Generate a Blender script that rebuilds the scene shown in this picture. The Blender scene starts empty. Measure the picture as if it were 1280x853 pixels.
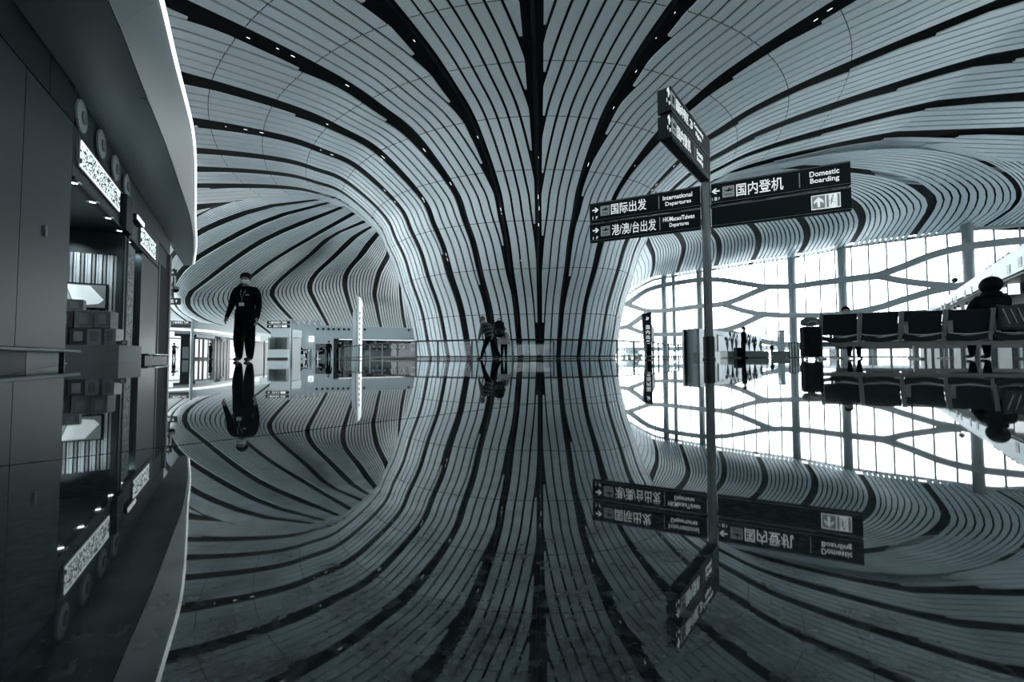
import bpy, bmesh, math, random
from mathutils import Vector, Matrix
random.seed(7)
C = bpy.context.scene.collection
sc = bpy.context.scene

# ------------------------------------------------------------------ camera
HC = 0.05                                   # lens almost on the floor
FPX = 530.0
TH = math.atan(21.0 / FPX)
ROLL = -0.0033
cam_d = bpy.data.cameras.new('camera')
cam_d.sensor_width = 36.0
cam_d.lens = 36.0 * FPX / 1280.0
cam_d.clip_start = 0.01
cam_d.clip_end = 600
cam = bpy.data.objects.new('camera', cam_d)
C.objects.link(cam)
cam.location = (0, 0, HC)
CAM_R = Matrix.Rotation(math.pi / 2 + TH, 3, 'X') @ Matrix.Rotation(ROLL, 3, 'Z')
cam.rotation_euler = CAM_R.to_euler()
sc.camera = cam

# ------------------------------------------------------------------ sky, exposure
w = bpy.data.worlds.new('overcast_sky')
sc.world = w
w.use_nodes = True
bg = w.node_tree.nodes['Background']
bg.inputs[0].default_value = (0.93, 0.99, 1.0, 1)
bg.inputs[1].default_value = 8.0
sc.view_settings.view_transform = 'Standard'
sc.view_settings.look = 'None'
sc.view_settings.exposure = 0.2
sc.view_settings.gamma = 1.0
sc.view_settings.use_curve_mapping = False
sc.cycles.max_bounces = 8
sc.cycles.diffuse_bounces = 4
sc.cycles.glossy_bounces = 4
sc.cycles.transparent_max_bounces = 12

# ------------------------------------------------------------------ materials
def mat(name, col, rough=0.5, metal=0.0, emit=None, estr=0.0, spec=0.5, noise=None, alpha=None):
    m = bpy.data.materials.new(name)
    m.use_nodes = True
    nt = m.node_tree
    b = nt.nodes['Principled BSDF']
    b.inputs['Base Color'].default_value = (*col, 1)
    b.inputs['Roughness'].default_value = rough
    b.inputs['Metallic'].default_value = metal
    b.inputs['Specular IOR Level'].default_value = spec
    if emit:
        b.inputs['Emission Color'].default_value = (*emit, 1)
        b.inputs['Emission Strength'].default_value = estr
    if noise:                                # slight uneven colour: (scale, amount)
        tc = nt.nodes.new('ShaderNodeTexCoord')
        n = nt.nodes.new('ShaderNodeTexNoise')
        n.inputs['Scale'].default_value = noise[0]
        n.inputs['Detail'].default_value = 4
        r = nt.nodes.new('ShaderNodeMapRange')
        r.inputs['To Min'].default_value = 1 - noise[1]
        r.inputs['To Max'].default_value = 1 + noise[1]
        x = nt.nodes.new('ShaderNodeMix'); x.data_type = 'RGBA'; x.blend_type = 'MULTIPLY'
        x.inputs['Factor'].default_value = 1
        x.inputs[6].default_value = (*col, 1)
        nt.links.new(tc.outputs['Object'], n.inputs['Vector'])
        nt.links.new(n.outputs['Fac'], r.inputs['Value'])
        nt.links.new(r.outputs['Result'], x.inputs[7])
        nt.links.new(x.outputs[2], b.inputs['Base Color'])
    return m

def tint(v, k=1.0):
    return (v * (1 - 0.16 * k), v * (1 - 0.02 * k), v * (1 + 0.04 * k))

M = {}
M['panel'] = mat('ceiling_panel_white', tint(0.76), 0.42, spec=.35, noise=(0.25, 0.04))
M['void'] = mat('ceiling_void_black', (0.004, 0.009, 0.012), 0.7)
M['truss'] = mat('truss_dark_steel', (0.012, 0.022, 0.028), 0.4)
M['light_block_roof'] = mat('light_block_roof_dark', (0.02, 0.03, 0.035), 0.8)
M['white'] = mat('white_painted_metal', tint(0.72), 0.4)
M['steelwhite'] = mat('white_coated_steel', tint(0.66), 0.45)
M['beam'] = mat('facade_steel', tint(0.36), 0.5)
M['grey'] = mat('grey_metal', tint(0.33), 0.4)
M['silver'] = mat('brushed_steel', tint(0.6), 0.28, metal=1.0)
M['darkpanel'] = mat('dark_wall_panel', (0.022, 0.034, 0.04), 0.4, spec=.3, noise=(1.2, 0.12))
M['soffit'] = mat('canopy_soffit_lit', tint(0.5), 0.35)  # paler than the fascia: light on the underside put into the colour
M['fascia'] = mat('canopy_fascia_dim', tint(0.23), 0.35)  # same canopy, colour darkened to offset the light it catches
M['dark'] = mat('dark_metal', (0.010, 0.018, 0.022), 0.5, spec=.25)
M['black'] = mat('black_matt', (0.003, 0.006, 0.008), 0.7, spec=.1)
M['mid'] = mat('mid_grey', tint(0.16), 0.5)

# ------------------------------------------------------------------ helpers
def obj(name, verts, faces, m, parent=None, smooth=False):
    me = bpy.data.meshes.new(name)
    me.from_pydata([tuple(v) for v in verts], [], faces)
    me.update()
    if m: me.materials.append(m)
    if smooth:
        for p in me.polygons: p.use_smooth = True
    o = bpy.data.objects.new(name, me)
    C.objects.link(o)
    if parent: o.parent = parent
    return o

def empty(name, loc=(0, 0, 0), rz=0.0):
    o = bpy.data.objects.new(name, None)
    C.objects.link(o)
    o.location = loc
    o.rotation_euler = (0, 0, rz)
    o.empty_display_size = 0.1
    return o

def tag(o, label=None, cat=None, group=None, kind=None):
    if label: o['label'] = label
    if cat: o['category'] = cat
    if group: o['group'] = group
    if kind: o['kind'] = kind
    return o

def thing(name, label, cat, loc=(0, 0, 0), rz=0.0, group=None):
    return tag(empty(name, loc, rz), label, cat, group)

class MB:
    """collects boxes, bars, prisms and lathes into one mesh"""
    def __init__(s): s.v = []; s.f = []
    def add(s, v, f):
        k = len(s.v); s.v += [Vector(p) for p in v]; s.f += [tuple(i + k for i in q) for q in f]; return s
    def box(s, cx, cy, cz, sx, sy, sz, rz=0.0):
        c, n = math.cos(rz), math.sin(rz)
        v = []
        for dz in (-.5, .5):
            for dx, dy in ((-.5, -.5), (.5, -.5), (.5, .5), (-.5, .5)):
                x, y = dx * sx, dy * sy
                v.append((cx + x * c - y * n, cy + x * n + y * c, cz + dz * sz))
        return s.add(v, [(3, 2, 1, 0), (4, 5, 6, 7), (0, 1, 5, 4), (1, 2, 6, 5), (2, 3, 7, 6), (3, 0, 4, 7)])
    def hexa(s, b, t):
        return s.add(list(b) + list(t), [(3, 2, 1, 0), (4, 5, 6, 7), (0, 1, 5, 4), (1, 2, 6, 5), (2, 3, 7, 6), (3, 0, 4, 7)])
    def tube(s, pts, r, n=8, cap=True, sq=None):
        """round (or flat, sq=(a,b)) section swept along pts; r number or list"""
        pts = [Vector(p) for p in pts]
        k = len(pts)
        rs = r if isinstance(r, (list, tuple)) else [r] * k
        v = []; f = []
        for i, p in enumerate(pts):
            t = (pts[min(i + 1, k - 1)] - pts[max(i - 1, 0)]).normalized()
            ref = Vector((0, 0, 1)) if abs(t.z) < 0.95 else Vector((0, 1, 0))
            a = t.cross(ref).normalized(); b = a.cross(t).normalized()
            if sq:
                for u, q in ((-1, -1), (1, -1), (1, 1), (-1, 1)):
                    v.append(p + a * (u * sq[0] / 2 * rs[i]) + b * (q * sq[1] / 2 * rs[i]))
            else:
                for j in range(n):
                    an = 2 * math.pi * j / n
                    v.append(p + a * (math.cos(an) * rs[i]) + b * (math.sin(an) * rs[i]))
        m = 4 if sq else n
        for i in range(k - 1):
            for j in range(m):
                f.append((i * m + j, i * m + (j + 1) % m, (i + 1) * m + (j + 1) % m, (i + 1) * m + j))
        if cap:
            f.append(tuple(range(m))[::-1]); f.append(tuple((k - 1) * m + j for j in range(m)))
        return s.add(v, f)
    def lathe(s, prof, c=(0, 0, 0), n=16, sx=1.0, sy=1.0):
        v = []; f = []
        for r, z in prof:
            for j in range(n):
                a = 2 * math.pi * j / n
                v.append((c[0] + r * math.cos(a) * sx, c[1] + r * math.sin(a) * sy, c[2] + z))
        for i in range(len(prof) - 1):
            for j in range(n):
                f.append((i * n + j, i * n + (j + 1) % n, (i + 1) * n + (j + 1) % n, (i + 1) * n + j))
        f.append(tuple(range(n))[::-1]); f.append(tuple((len(prof) - 1) * n + j for j in range(n)))
        return s.add(v, f)
    def prism(s, poly, axis_vec, origin, ux, uy):
        """2D polygon in (ux, uy) axes at origin, extruded along axis_vec"""
        o, a, ux, uy = Vector(origin), Vector(axis_vec), Vector(ux), Vector(uy)
        n = len(poly)
        v = [o + ux * p + uy * q for p, q in poly]
        v += [p + a for p in v]
        f = [tuple(range(n))[::-1], tuple(range(n, 2 * n))]
        for i in range(n):
            f.append((i, (i + 1) % n, n + (i + 1) % n, n + i))
        return s.add(v, f)
    def build(s, name, m, parent=None, smooth=False, bevel=0.0):
        o = obj(name, s.v, s.f, m, parent, smooth)
        bm = bmesh.new(); bm.from_mesh(o.data)
        bmesh.ops.recalc_face_normals(bm, faces=bm.faces)
        if bevel:
            bmesh.ops.bevel(bm, geom=bm.edges[:], offset=bevel, segments=2, affect='EDGES', profile=0.6)
        bm.to_mesh(o.data); bm.free()
        return o

def ray(px, py):
    return CAM_R @ Vector(((px - 640) / FPX, (426.5 - py) / FPX, -1))      # sight line in world axes
def at(px, py, Y):
    """surveyed point: the sight line through a photo pixel met at depth Y"""
    r = ray(px, py); return Vector((0, 0, HC)) + r * (Y / r.y)
def on_plane(px, py, p0, n):
    r = ray(px, py); o = Vector((0, 0, HC)); n = Vector(n)
    return o + r * ((Vector(p0) - o).dot(n) / r.dot(n))
def on_z(px, py, z):
    r = ray(px, py); return Vector((0, 0, HC)) + r * ((z - HC) / r.z)
def gx(px, Y): return at(px, 440, Y).x

def lerp(a, b, t): return a + (b - a) * t
def interp(x, xs, ys):
    if x <= xs[0]: return ys[0]
    for i in range(len(xs) - 1):
        if x <= xs[i + 1]:
            return lerp(ys[i], ys[i + 1], (x - xs[i]) / (xs[i + 1] - xs[i]))
    return ys[-1]
def catmull(pts, t):
    n = len(pts); i = min(int(t), n - 2); f = t - i
    p = [pts[max(i - 1, 0)], pts[i], pts[i + 1], pts[min(i + 2, n - 1)]]
    return (p[1] * 2 + (p[2] - p[0]) * f + (p[0] * 2 - p[1] * 5 + p[2] * 4 - p[3]) * f * f + (p[1] * 3 - p[0] - p[2] * 3 + p[3]) * f ** 3) * 0.5

# ================================================================== SETTING
# ------------------------------------------------------------------ floor
def floor_material():
    m = bpy.data.materials.new('polished_granite')
    m.use_nodes = True
    nt = m.node_tree; L = nt.links.new
    b = nt.nodes['Principled BSDF']
    geo = nt.nodes.new('ShaderNodeNewGeometry')
    def noise(scale, detail, rough=0.5):
        n = nt.nodes.new('ShaderNodeTexNoise'); n.inputs['Scale'].default_value = scale
        n.inputs['Detail'].default_value = detail; n.inputs['Roughness'].default_value = rough
        L(geo.outputs['Position'], n.inputs['Vector']); return n
    def ramp(src, a, bb, c0, c1):
        r = nt.nodes.new('ShaderNodeMapRange'); r.inputs['From Min'].default_value = a; r.inputs['From Max'].default_value = bb
        r.inputs['To Min'].default_value = c0; r.inputs['To Max'].default_value = c1; L(src, r.inputs['Value']); return r.outputs['Result']
    fleck = noise(300, 2, 0.6)
    cloud = noise(105, 0.4, 0.4)
    v = ramp(fleck.outputs['Fac'], 0.40, 0.62, 0.03, 0.075)
    comb = nt.nodes.new('ShaderNodeMix'); comb.data_type = 'RGBA'; comb.blend_type = 'MULTIPLY'; comb.inputs['Factor'].default_value = 1
    comb.inputs[6].default_value = (0.85, 1.0, 1.06, 1)
    L(v, comb.inputs[7])
    L(comb.outputs[2], b.inputs['Base Color'])
    b.inputs['Roughness'].default_value = 0.02
    b.inputs['IOR'].default_value = 1.95
    # dark mineral clouds polish less brightly than the pale ones
    L(ramp(cloud.outputs['Fac'], 0.28, 0.72, 0.26, 0.70), b.inputs['Specular IOR Level'])
    b.inputs['Specular Tint'].default_value = (0.86, 0.98, 1.0, 1)
    return m
M['floor'] = floor_material()
M['grout'] = mat('floor_joint', (0.006, 0.01, 0.012), 0.9)

X0, X1, Y0, Y1 = -70, 75, -30, 110
fl = MB()
TS, GAP = 1.2, 0.0025
fo = Vector((0.5, 0.94, 0)); fa = Vector((1, 1, 0)).normalized(); fb = Vector((-1, 1, 0)).normalized()
NI = 6
def fpt(i, j): return fo + fa * (i * TS) + fb * (j * TS)
corners = [fpt(-NI, -NI), fpt(NI, -NI), fpt(NI, NI), fpt(-NI, NI)]
# slab around the tiled field (kept flush with it) and a sunk bed under it
outer = [Vector((fo.x - 0, Y0, 0)), Vector((X1, fo.y, 0)), Vector((fo.x, Y1, 0)), Vector((X0, fo.y, 0))]
q = [Vector((X0, Y0, 0)), Vector((X1, Y0, 0)), Vector((X1, Y1, 0)), Vector((X0, Y1, 0))]
cd = [corners[0], corners[1], corners[2], corners[3]]    # bottom, right, top, left
vv = q + cd
floor = obj('floor', vv, [(0, 1, 5, 4), (1, 2, 6, 5), (2, 3, 7, 6), (3, 0, 4, 7)], M['floor'])
tag(floor, kind='structure')
obj('joint_bed', [c + Vector((0, 0, -0.012)) for c in cd], [(0, 1, 2, 3)], M['grout'], floor)
tile_me = None
for i in range(-NI, NI):
    for j in range(-NI, NI):
        if tile_me is None:
            t = MB().box(0, 0, -0.006, TS - GAP, TS - GAP, 0.012).build('floor_tile', M['floor'], floor)
            tile_me = t.data
        else:
            t = bpy.data.objects.new('floor_tile', tile_me); C.objects.link(t); t.parent = floor
        t.location = fpt(i + .5, j + .5); t.rotation_euler = (0, 0, math.pi / 4)

# ------------------------------------------------------------------ ceiling: the flaring trumpet column
PR_R = [0, .5, 1.1, 1.55, 2.1, 2.6, 3.75, 5.2, 6.6, 8.6, 12.5, 20, 40, 62]
PR_Z = [0, 2.7, 4.5, 6, 7.2, 8.3, 9.5, 10.6, 11.1, 11.6, 11.9, 12.05, 12.1, 12.15]
prof = [Vector((a, b)) for a, b in zip(PR_R, PR_Z)]
dense = []
for i in range((len(prof) - 1) * 24 + 1):
    dense.append(catmull(prof, i / 24))
arc = [0.0]
for i in range(1, len(dense)): arc.append(arc[-1] + (dense[i] - dense[i - 1]).length)
def profile(s):
    return interp(s, arc, [d.x for d in dense]), interp(s, arc, [d.y for d in dense])
WA = Vector((19, 72, 0)); WB = Vector((41.8, 41, 0))       # line of the glass wall
WD = (WB - WA).normalized(); WN = Vector((-WD.y, WD.x, 0))
if WN.y > 0: WN = -WN                                       # faces the hall
TC = (0.3, 29.5); TR = 6.7
UK = list(range(-9, 9))
UB = [-104, -90, -76, -63, -50, -36, -23, -10, 1, 10.5, 19.8, 31, 46, 58, 70, 82, 94, 106]
UP = [-112, -101, -94, -89, -84, -75, -63, -48.5, -27, -5, 19.5, 43, 60, 72.5, 80.5, 87, 94, 104]
def sstep(t): t = min(1, max(0, t)); return t * t * (3 - 2 * t)
VB = [Vector((b, p)) for b, p in zip(UB, UP)]
_pc = {}
def trumpet(u, s):
    k = round(s, 4)
    if k not in _pc: _pc[k] = profile(s)
    r, z = _pc[k]
    v = catmull(VB, min(max(u + 9, 0), 17))
    tb, ph = math.radians(v.x), math.radians(v.y)
    a = sstep((u + .5) / 4.5)
    z += a * (.5 * min(1, r) + min(2.2, max(0, (r - 5) * .17)))
    return Vector((TC[0] + TR * math.sin(tb) + r * math.sin(ph), TC[1] - TR * math.cos(tb) - r * math.cos(ph), z))
def up_normal(fn, u, s, du=.05, ds=.1):
    a = fn(u + du, s) - fn(u - du, s); b = fn(u, s + ds) - fn(u, max(s - ds, 0))
    n = a.cross(b)
    return n.normalized()

SEAM = 2.4
def s_samples():
    S = []
    x = 0.0
    while x < 58:
        S.append(x); x += 0.15 if x < 15 else .4 if x < 22 else 1.6
    for k in range(1, 9):
        S += [k * SEAM - .014, k * SEAM + .014]
    S = sorted(S)
    out = [S[0]]
    for x in S[1:]:
        if x - out[-1] > 0.02: out.append(x)
    return out
SS = s_samples()
_sm = {}
def smax(u):
    """the ceiling stops short of the glass wall"""
    k = round(u, 3)
    if k not in _sm:
        s = 58.0
        while s > 15 and (trumpet(u, s) - WA).dot(WN) < .6: s -= .5
        _sm[k] = s
    return _sm[k]
def sector_width(i, s):
    n = 4; L = 0
    for k in range(n):
        L += (trumpet(i + (k + 1) / n, s) - trumpet(i + k / n, s)).length
    return L
bu = [TC[0] + 0, TC[1]]
bver = []; bfac = []
UU = [-9 + k * .25 for k in range(17 * 4 + 1)]
SB = SS[::4] + [SS[-1]]
def inward(u, s):
    n = up_normal(trumpet, u, s)
    r = Vector((TC[0], TC[1], trumpet(u, s).z)) - trumpet(u, s)
    # the hidden side: towards the column's axis at the foot, upwards under the roof
    ref = Vector((r.x, r.y, 0)).normalized() + Vector((0, 0, 1.0))
    return n if n.dot(ref) > 0 else -n
for u in UU:
    for s in SB:
        s = min(s, smax(u)); bver.append(trumpet(u, s) + inward(u, s) * 0.55)
m_ = len(SB)
for a in range(len(UU) - 1):
    for b in range(m_ - 1):
        bfac.append((a * m_ + b, (a + 1) * m_ + b, (a + 1) * m_ + b + 1, a * m_ + b + 1))
ceiling = obj('ceiling', bver, bfac, M['void'], smooth=True)
tag(ceiling, kind='structure')

def strip_mesh(rows, gaps, th=0.07):
    """rows: list of (left, right, normal); gaps: set of row indices whose span is a seam"""
    v = []; f = []
    for l, r, n in rows:
        v += [l, r, r + n * th, l + n * th]
    for i in range(len(rows) - 1):
        if i in gaps: continue
        a, b = 4 * i, 4 * i + 4
        f += [(a, a + 1, b + 1, b), (a + 1, a + 2, b + 2, b + 1), (a + 3, a, b, b + 3)]
    return v, f
NSTRIP = 8
for i in range(-9, 8):
    flip = i < 0                                            # strips stay parallel to the band away from the nose
    wid = {s: sector_width(i, s) for s in SS}
    for k in range(NSTRIP):
        rows = []; gaps = set()
        for s in SS:
            if s > smax(i + .5): break
            W = wid[s]
            bw = interp(s, [0, 3, 9, 13, 19], [.27, .29, .36, .66, .9])
            bw = min(bw, .3 * W + .05)
            use = W - bw
            p = max(interp(s, [0, 3, 9, 15, 20], [.40, .42, .46, .54, .60]), use / NSTRIP)
            hg = interp(s, [0, 5, 12], [.045, .048, .062]); a0, a1 = k * p + hg, (k + 1) * p - hg
            a1 = min(a1, use)
            if a1 - a0 < .07:
                if rows: break
                continue
            u0, u1 = (a0 + bw / 2) / W, (a1 + bw / 2) / W
            if flip: u0, u1 = u0, u1
            else: u0, u1 = 1 - u1, 1 - u0
            n = inward(i + (u0 + u1) / 2, s)
            rows.append((trumpet(i + u0, s), trumpet(i + u1, s), n, s))
        for q_ in range(len(rows) - 1):
            s0, s1 = rows[q_][3], rows[q_ + 1][3]
            kk = round((s0 + s1) / 2 / SEAM)
            if s1 - s0 < .04 and kk >= 1: gaps.add(q_)
        if len(rows) < 3: continue
        v, f = strip_mesh([r[:3] for r in rows], gaps)
        obj('ceiling_panel', v, f, M['panel'], ceiling)
# ducts and cable trays seen up in the open bands
for i in range(-5, 6):
    pts = [trumpet(i, s) + inward(i, s) * .42 for s in [1 + .8 * k for k in range(26)]]
    MB().tube(pts, .10, 6).build('duct', M['truss'], ceiling, True)

# small spot specks between the panels: reflected light put in as glowing slivers
M['glint'] = mat('glint_glow', (.5, .55, .56), .5, emit=(.9, .98, 1), estr=1.0)
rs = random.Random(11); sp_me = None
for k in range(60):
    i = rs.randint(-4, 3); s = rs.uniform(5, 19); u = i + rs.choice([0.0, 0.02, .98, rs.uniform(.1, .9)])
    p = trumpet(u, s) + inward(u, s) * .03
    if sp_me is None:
        o = MB().lathe([(.006, -.05), (.016, -.03), (.016, .03), (.006, .05)], (0, 0, 0), 6).build('glint_speck', M['glint'], ceiling); sp_me = o.data
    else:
        o = bpy.data.objects.new('glint_speck', sp_me); C.objects.link(o); o.parent = ceiling
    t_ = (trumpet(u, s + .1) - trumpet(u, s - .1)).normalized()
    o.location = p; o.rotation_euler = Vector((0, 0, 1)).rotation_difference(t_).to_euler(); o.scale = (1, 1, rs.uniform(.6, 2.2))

# ------------------------------------------------------------------ vaulted ceilings beyond the column
def vault(name, curves, nstrip, ncol, bandw):
    """curves: surveyed band centre lines, each a list of points running from the column outwards and down"""
    res = []
    for c in curves:
        p = [Vector(x) for x in c]
        p.insert(0, p[0] + (p[0] - p[1]).normalized() * 1.5)
        d = [catmull(p, t / 12) for t in range((len(p) - 1) * 12 + 1)]
        L = [0.0]
        for a in range(1, len(d)): L.append(L[-1] + (d[a] - d[a - 1]).length)
        q = []
        for k in range(ncol + 1):
            s = L[-1] * k / ncol
            j = 0
            while j < len(L) - 2 and L[j + 1] < s: j += 1
            q.append(d[j].lerp(d[j + 1], (s - L[j]) / max(1e-6, L[j + 1] - L[j])))
        res.append(q)
    nc = len(res)
    def S(u, k):
        return catmull([res[i][k] for i in range(nc)], u)
    def nrm(u, k):
        a = S(min(u + .05, nc - 1), k) - S(max(u - .05, 0), k)
        b = S(u, min(k + 1, ncol)) - S(u, max(k - 1, 0))
        n = a.cross(b).normalized()
        o = Vector((0, 0, HC)) - S(u, k)
        return n if n.dot(o) < 0 else -n                   # away from the hall
    v = []; f = []
    NU = (nc - 1) * 4
    for a in range(NU + 1):
        for k in range(ncol + 1):
            v.append(S(a / 4, k) + nrm(a / 4, k) * .5)
    for a in range(NU):
        for k in range(ncol):
            x = a * (ncol + 1) + k
            f.append((x, x + ncol + 1, x + ncol + 2, x + 1))
    base = obj(name, v, f, M['void'], smooth=True)
    tag(base, kind='structure')
    for i in range(nc - 1):
        for j in range(nstrip):
            rows = []
            for k in range(ncol + 1):
                W = (S(i + 1, k) - S(i, k)).length
                bf = min(.3, bandw / max(W, .1)) / 2
                g = min(.30, .12 / max(W, .1) * nstrip) / nstrip
                u0 = bf + (1 - 2 * bf) * j / nstrip + g / 2
                u1 = bf + (1 - 2 * bf) * (j + 1) / nstrip - g / 2
                rows.append((S(i + u0, k), S(i + u1, k), nrm(i + (u0 + u1) / 2, k)))
            vv, ff = strip_mesh(rows, set(), .07)
            obj('ceiling_panel', vv, ff, M['panel'], base)
    return base, S

def survey(l):
    l = l[:-1] + [(l[-1][0] + 2, l[-1][1] + 7, l[-1][2] + 4)]      # tucked behind the roofs of the far buildings
    return [at(x, y, d) for x, y, d in l]
LV = [
 survey([(380, 243, 29.5), (310, 247, 30), (262, 260, 31), (225, 285, 33), (200, 320, 38), (190, 350, 45), (196, 385, 54), (215, 402, 66)]),
 survey([(398, 250, 29.5), (324, 261, 30), (249, 291, 33), (215, 320, 37), (203, 350, 43), (206, 375, 50), (225, 396, 58), (255, 410, 70)]),
 survey([(409, 254, 29.5), (329, 278, 31), (244, 325, 37), (219, 352, 42), (216, 372, 47), (226, 390, 53), (250, 404, 62), (280, 414, 72)]),
 survey([(424, 261, 29.5), (324, 304, 34), (252, 356, 43), (236, 372, 46), (240, 388, 51), (262, 402, 59), (290, 411, 68), (315, 416, 76)]),
 survey([(440, 268, 29.8), (351, 320, 36), (317, 344, 41), (296, 362, 46), (294, 378, 51), (308, 394, 58), (328, 409, 70), (345, 417, 78)]),
 survey([(454, 278, 30), (414, 296, 33), (386, 320, 38), (357, 344, 43), (341, 362, 48), (344, 376, 53), (366, 401, 68), (380, 412, 78)]),
 survey([(463, 285, 30), (445, 295, 32), (419, 320, 37), (394, 344, 42), (387, 360, 47), (392, 374, 53), (404, 396, 66), (414, 412, 78)]),
 survey([(472, 292, 30.2), (462, 304, 32), (451, 320, 36), (434, 341, 41), (431, 357, 46), (434, 372, 53), (441, 394, 66), (448, 412, 78)]),
 survey([(487, 312, 30.5), (485, 321, 33), (478, 333, 38), (472, 346, 43), (468, 368, 52), (470, 380, 57), (473, 396, 67), (476, 411, 77)]),
 survey([(499, 345, 33), (499.5, 350, 36), (500, 355, 40), (500.5, 364, 46), (501.5, 376, 54), (502.5, 386, 60), (504, 398, 68), (506, 411, 77)]),
 survey([(512, 375, 40), (514, 381, 44), (517, 387, 48), (520, 392, 54), (524, 398, 60), (527, 402, 66), (530, 407, 72), (532, 411, 77)]),
]
vault('ceiling_left', LV, 9, 26, .42)

def on_glass(px, py, off=0.0): return on_plane(px, py, WA + WN * off, WN)
def rv(l, dz):
    """points with depths, the last one landing on the head of the glass wall"""
    e = on_glass(*l[-1][:2])
    return [at(x, y, d) for x, y, d in l[:-1]] + [e + WD * 0]
RV = [
 rv([(778, 360, 45), (777, 364, 50), (776, 368, 60), (775, 372, 68), (773, 376)], 0),
 rv([(806, 300, 33), (812, 312, 38), (816, 322, 46), (816, 336, 57), (812, 352)], 0),
 rv([(826, 280, 31.5), (841, 288, 36), (852, 301, 42), (854, 316, 50), (845, 346)], 0),
 rv([(842, 264, 31), (866, 272, 34), (888, 287, 40), (898, 302, 45), (898, 322, 50), (892, 338)], 0),
 rv([(857, 253, 30.5), (900, 262, 33), (932, 276, 37), (947, 293, 41), (947, 312, 45), (938, 331)], 0),
 rv([(872, 242, 30), (930, 247, 32), (975, 257, 34), (996, 269, 37), (1008, 287, 40), (1007, 304, 43), (995, 323)], 0),
 rv([(888, 233, 29.5), (970, 230, 31), (1030, 238, 33), (1065, 254, 36), (1077, 270, 38), (1075, 287, 40.5), (1061, 310)], 0),
 rv([(905, 223, 29), (985, 209, 30), (1067, 213, 31.5), (1125, 223, 34), (1156, 240, 36), (1164, 260, 38), (1137, 300)], 0),
 rv([(935, 213, 27.9), (1067, 189, 28.3), (1165, 187, 29.2), (1230, 203, 31.2), (1270, 231, 34.2), (1268, 258, 36.6), (1222, 288)], 0),
 rv([(975, 206, 26.4), (1120, 178, 26), (1230, 166, 26), (1340, 176, 27), (1410, 205, 29.5), (1400, 245, 33), (1320, 279)], 0),
 rv([(1040, 196, 25.5), (1200, 165, 24.5), (1350, 150, 24), (1500, 150, 24), (1600, 180, 26), (1580, 225, 30), (1440, 269)], 0),
]
vault('ceiling_right', [RV[8][2:],
 rv([(1200, 180, 28.9), (1290, 186, 30.3), (1345, 215, 33), (1345, 250, 35.5), (1320, 279)], 0),
 rv([(1240, 174, 28.4), (1370, 172, 29), (1450, 205, 31.5), (1460, 240, 33.5), (1440, 269)], 0)], 10, 26, .5)
vault('ceiling_right', RV[:9], 10, 26, .5)

# unseen roof added over everything (keeps daylight to the sides)
q0 = WA - WD * 14 - WN * .4; q1 = WA + WD * 66 - WN * .4
rf = MB().prism([(-62, -32), (q1.x, -32), (q1.x, q1.y), (q0.x, q0.y), (-62, q0.y)], (0, 0, .3), (0, 0, 17.2), (1, 0, 0), (0, 1, 0)).build('light_block_roof', M['light_block_roof']); tag(rf, kind='structure')

# foot ring of the column
MB().tube([(TC[0] + (TR + .02) * math.sin(a), TC[1] - (TR + .02) * math.cos(a), .015) for a in [math.radians(x) for x in range(-110, 111, 5)]], 1, sq=(.10, .03)).build('column_base_ring', M['mid'], ceiling)
bk = MB()
for a in range(-110, 110, 10):
    a0, a1 = math.radians(a), math.radians(a + 10)
    p = [(TC[0] + 6.3 * math.sin(t), TC[1] - 6.3 * math.cos(t)) for t in (a0, a1)]
    bk.add([(*p[0], 0), (*p[1], 0), (*p[1], 1.2), (*p[0], 1.2)], [(0, 1, 2, 3)])
bk.build('column_core', M['void'], ceiling)

# ------------------------------------------------------------------ glass wall (window_1)
def glass_mat(name, clear=0.92, rough=0.0, col=(0.9, 0.97, 1.0), fk=.5):
    m = bpy.data.materials.new(name); m.use_nodes = True
    nt = m.node_tree; nt.nodes.clear()
    o = nt.nodes.new('ShaderNodeOutputMaterial'); mx = nt.nodes.new('ShaderNodeMixShader')
    t = nt.nodes.new('ShaderNodeBsdfTransparent'); g = nt.nodes.new('ShaderNodeBsdfGlossy')
    t.inputs[0].default_value = (*col, 1); g.inputs[0].default_value = (0.9, 0.95, 1, 1); g.inputs['Roughness'].default_value = rough
    f = nt.nodes.new('ShaderNodeFresnel'); f.inputs[0].default_value = 1.35
    a = nt.nodes.new('ShaderNodeMath'); a.operation = 'MULTIPLY_ADD'; a.inputs[1].default_value = fk; a.inputs[2].default_value = 1 - clear - .04 if clear < .95 else 0.01
    nt.links.new(f.outputs[0], a.inputs[0]); nt.links.new(a.outputs[0], mx.inputs[0])
    nt.links.new(t.outputs[0], mx.inputs[1]); nt.links.new(g.outputs[0], mx.inputs[2]); nt.links.new(mx.outputs[0], o.inputs[0])
    return m
M['glass'] = glass_mat('window_glass', 0.94)
M['railglass'] = glass_mat('railing_glass', 0.97, 0.0, (0.9, 0.95, 0.96), .15)
win = tag(empty('window_1', WA), kind='structure')
def WP(L, z, off=0.0):
    p = WA + WD * L + WN * off; return Vector((p.x, p.y, z))
heads = []
for c in RV[0:]:
    e = c[-1]; heads.append(((e - WA).dot(WD), e.z))
heads.sort()
HL = [h[0] for h in heads]; HZ = [h[1] for h in heads]
def head(L): return interp(L, HL, HZ) + .25
L0, L1, STEP = -9.0, 66.0, 1.5
rows = [0.0, 3.1, 6.2, 9.3]
def put(name, mb, m, parent, **k):
    """build in world coordinates under a parent that only has a location / turn"""
    o = mb.build(name, m, parent, **k)
    o.matrix_parent_inverse = (Matrix.Translation(parent.location) @ parent.rotation_euler.to_matrix().to_4x4()).inverted()
    return o
n_ = int((L1 - L0) / STEP)
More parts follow.
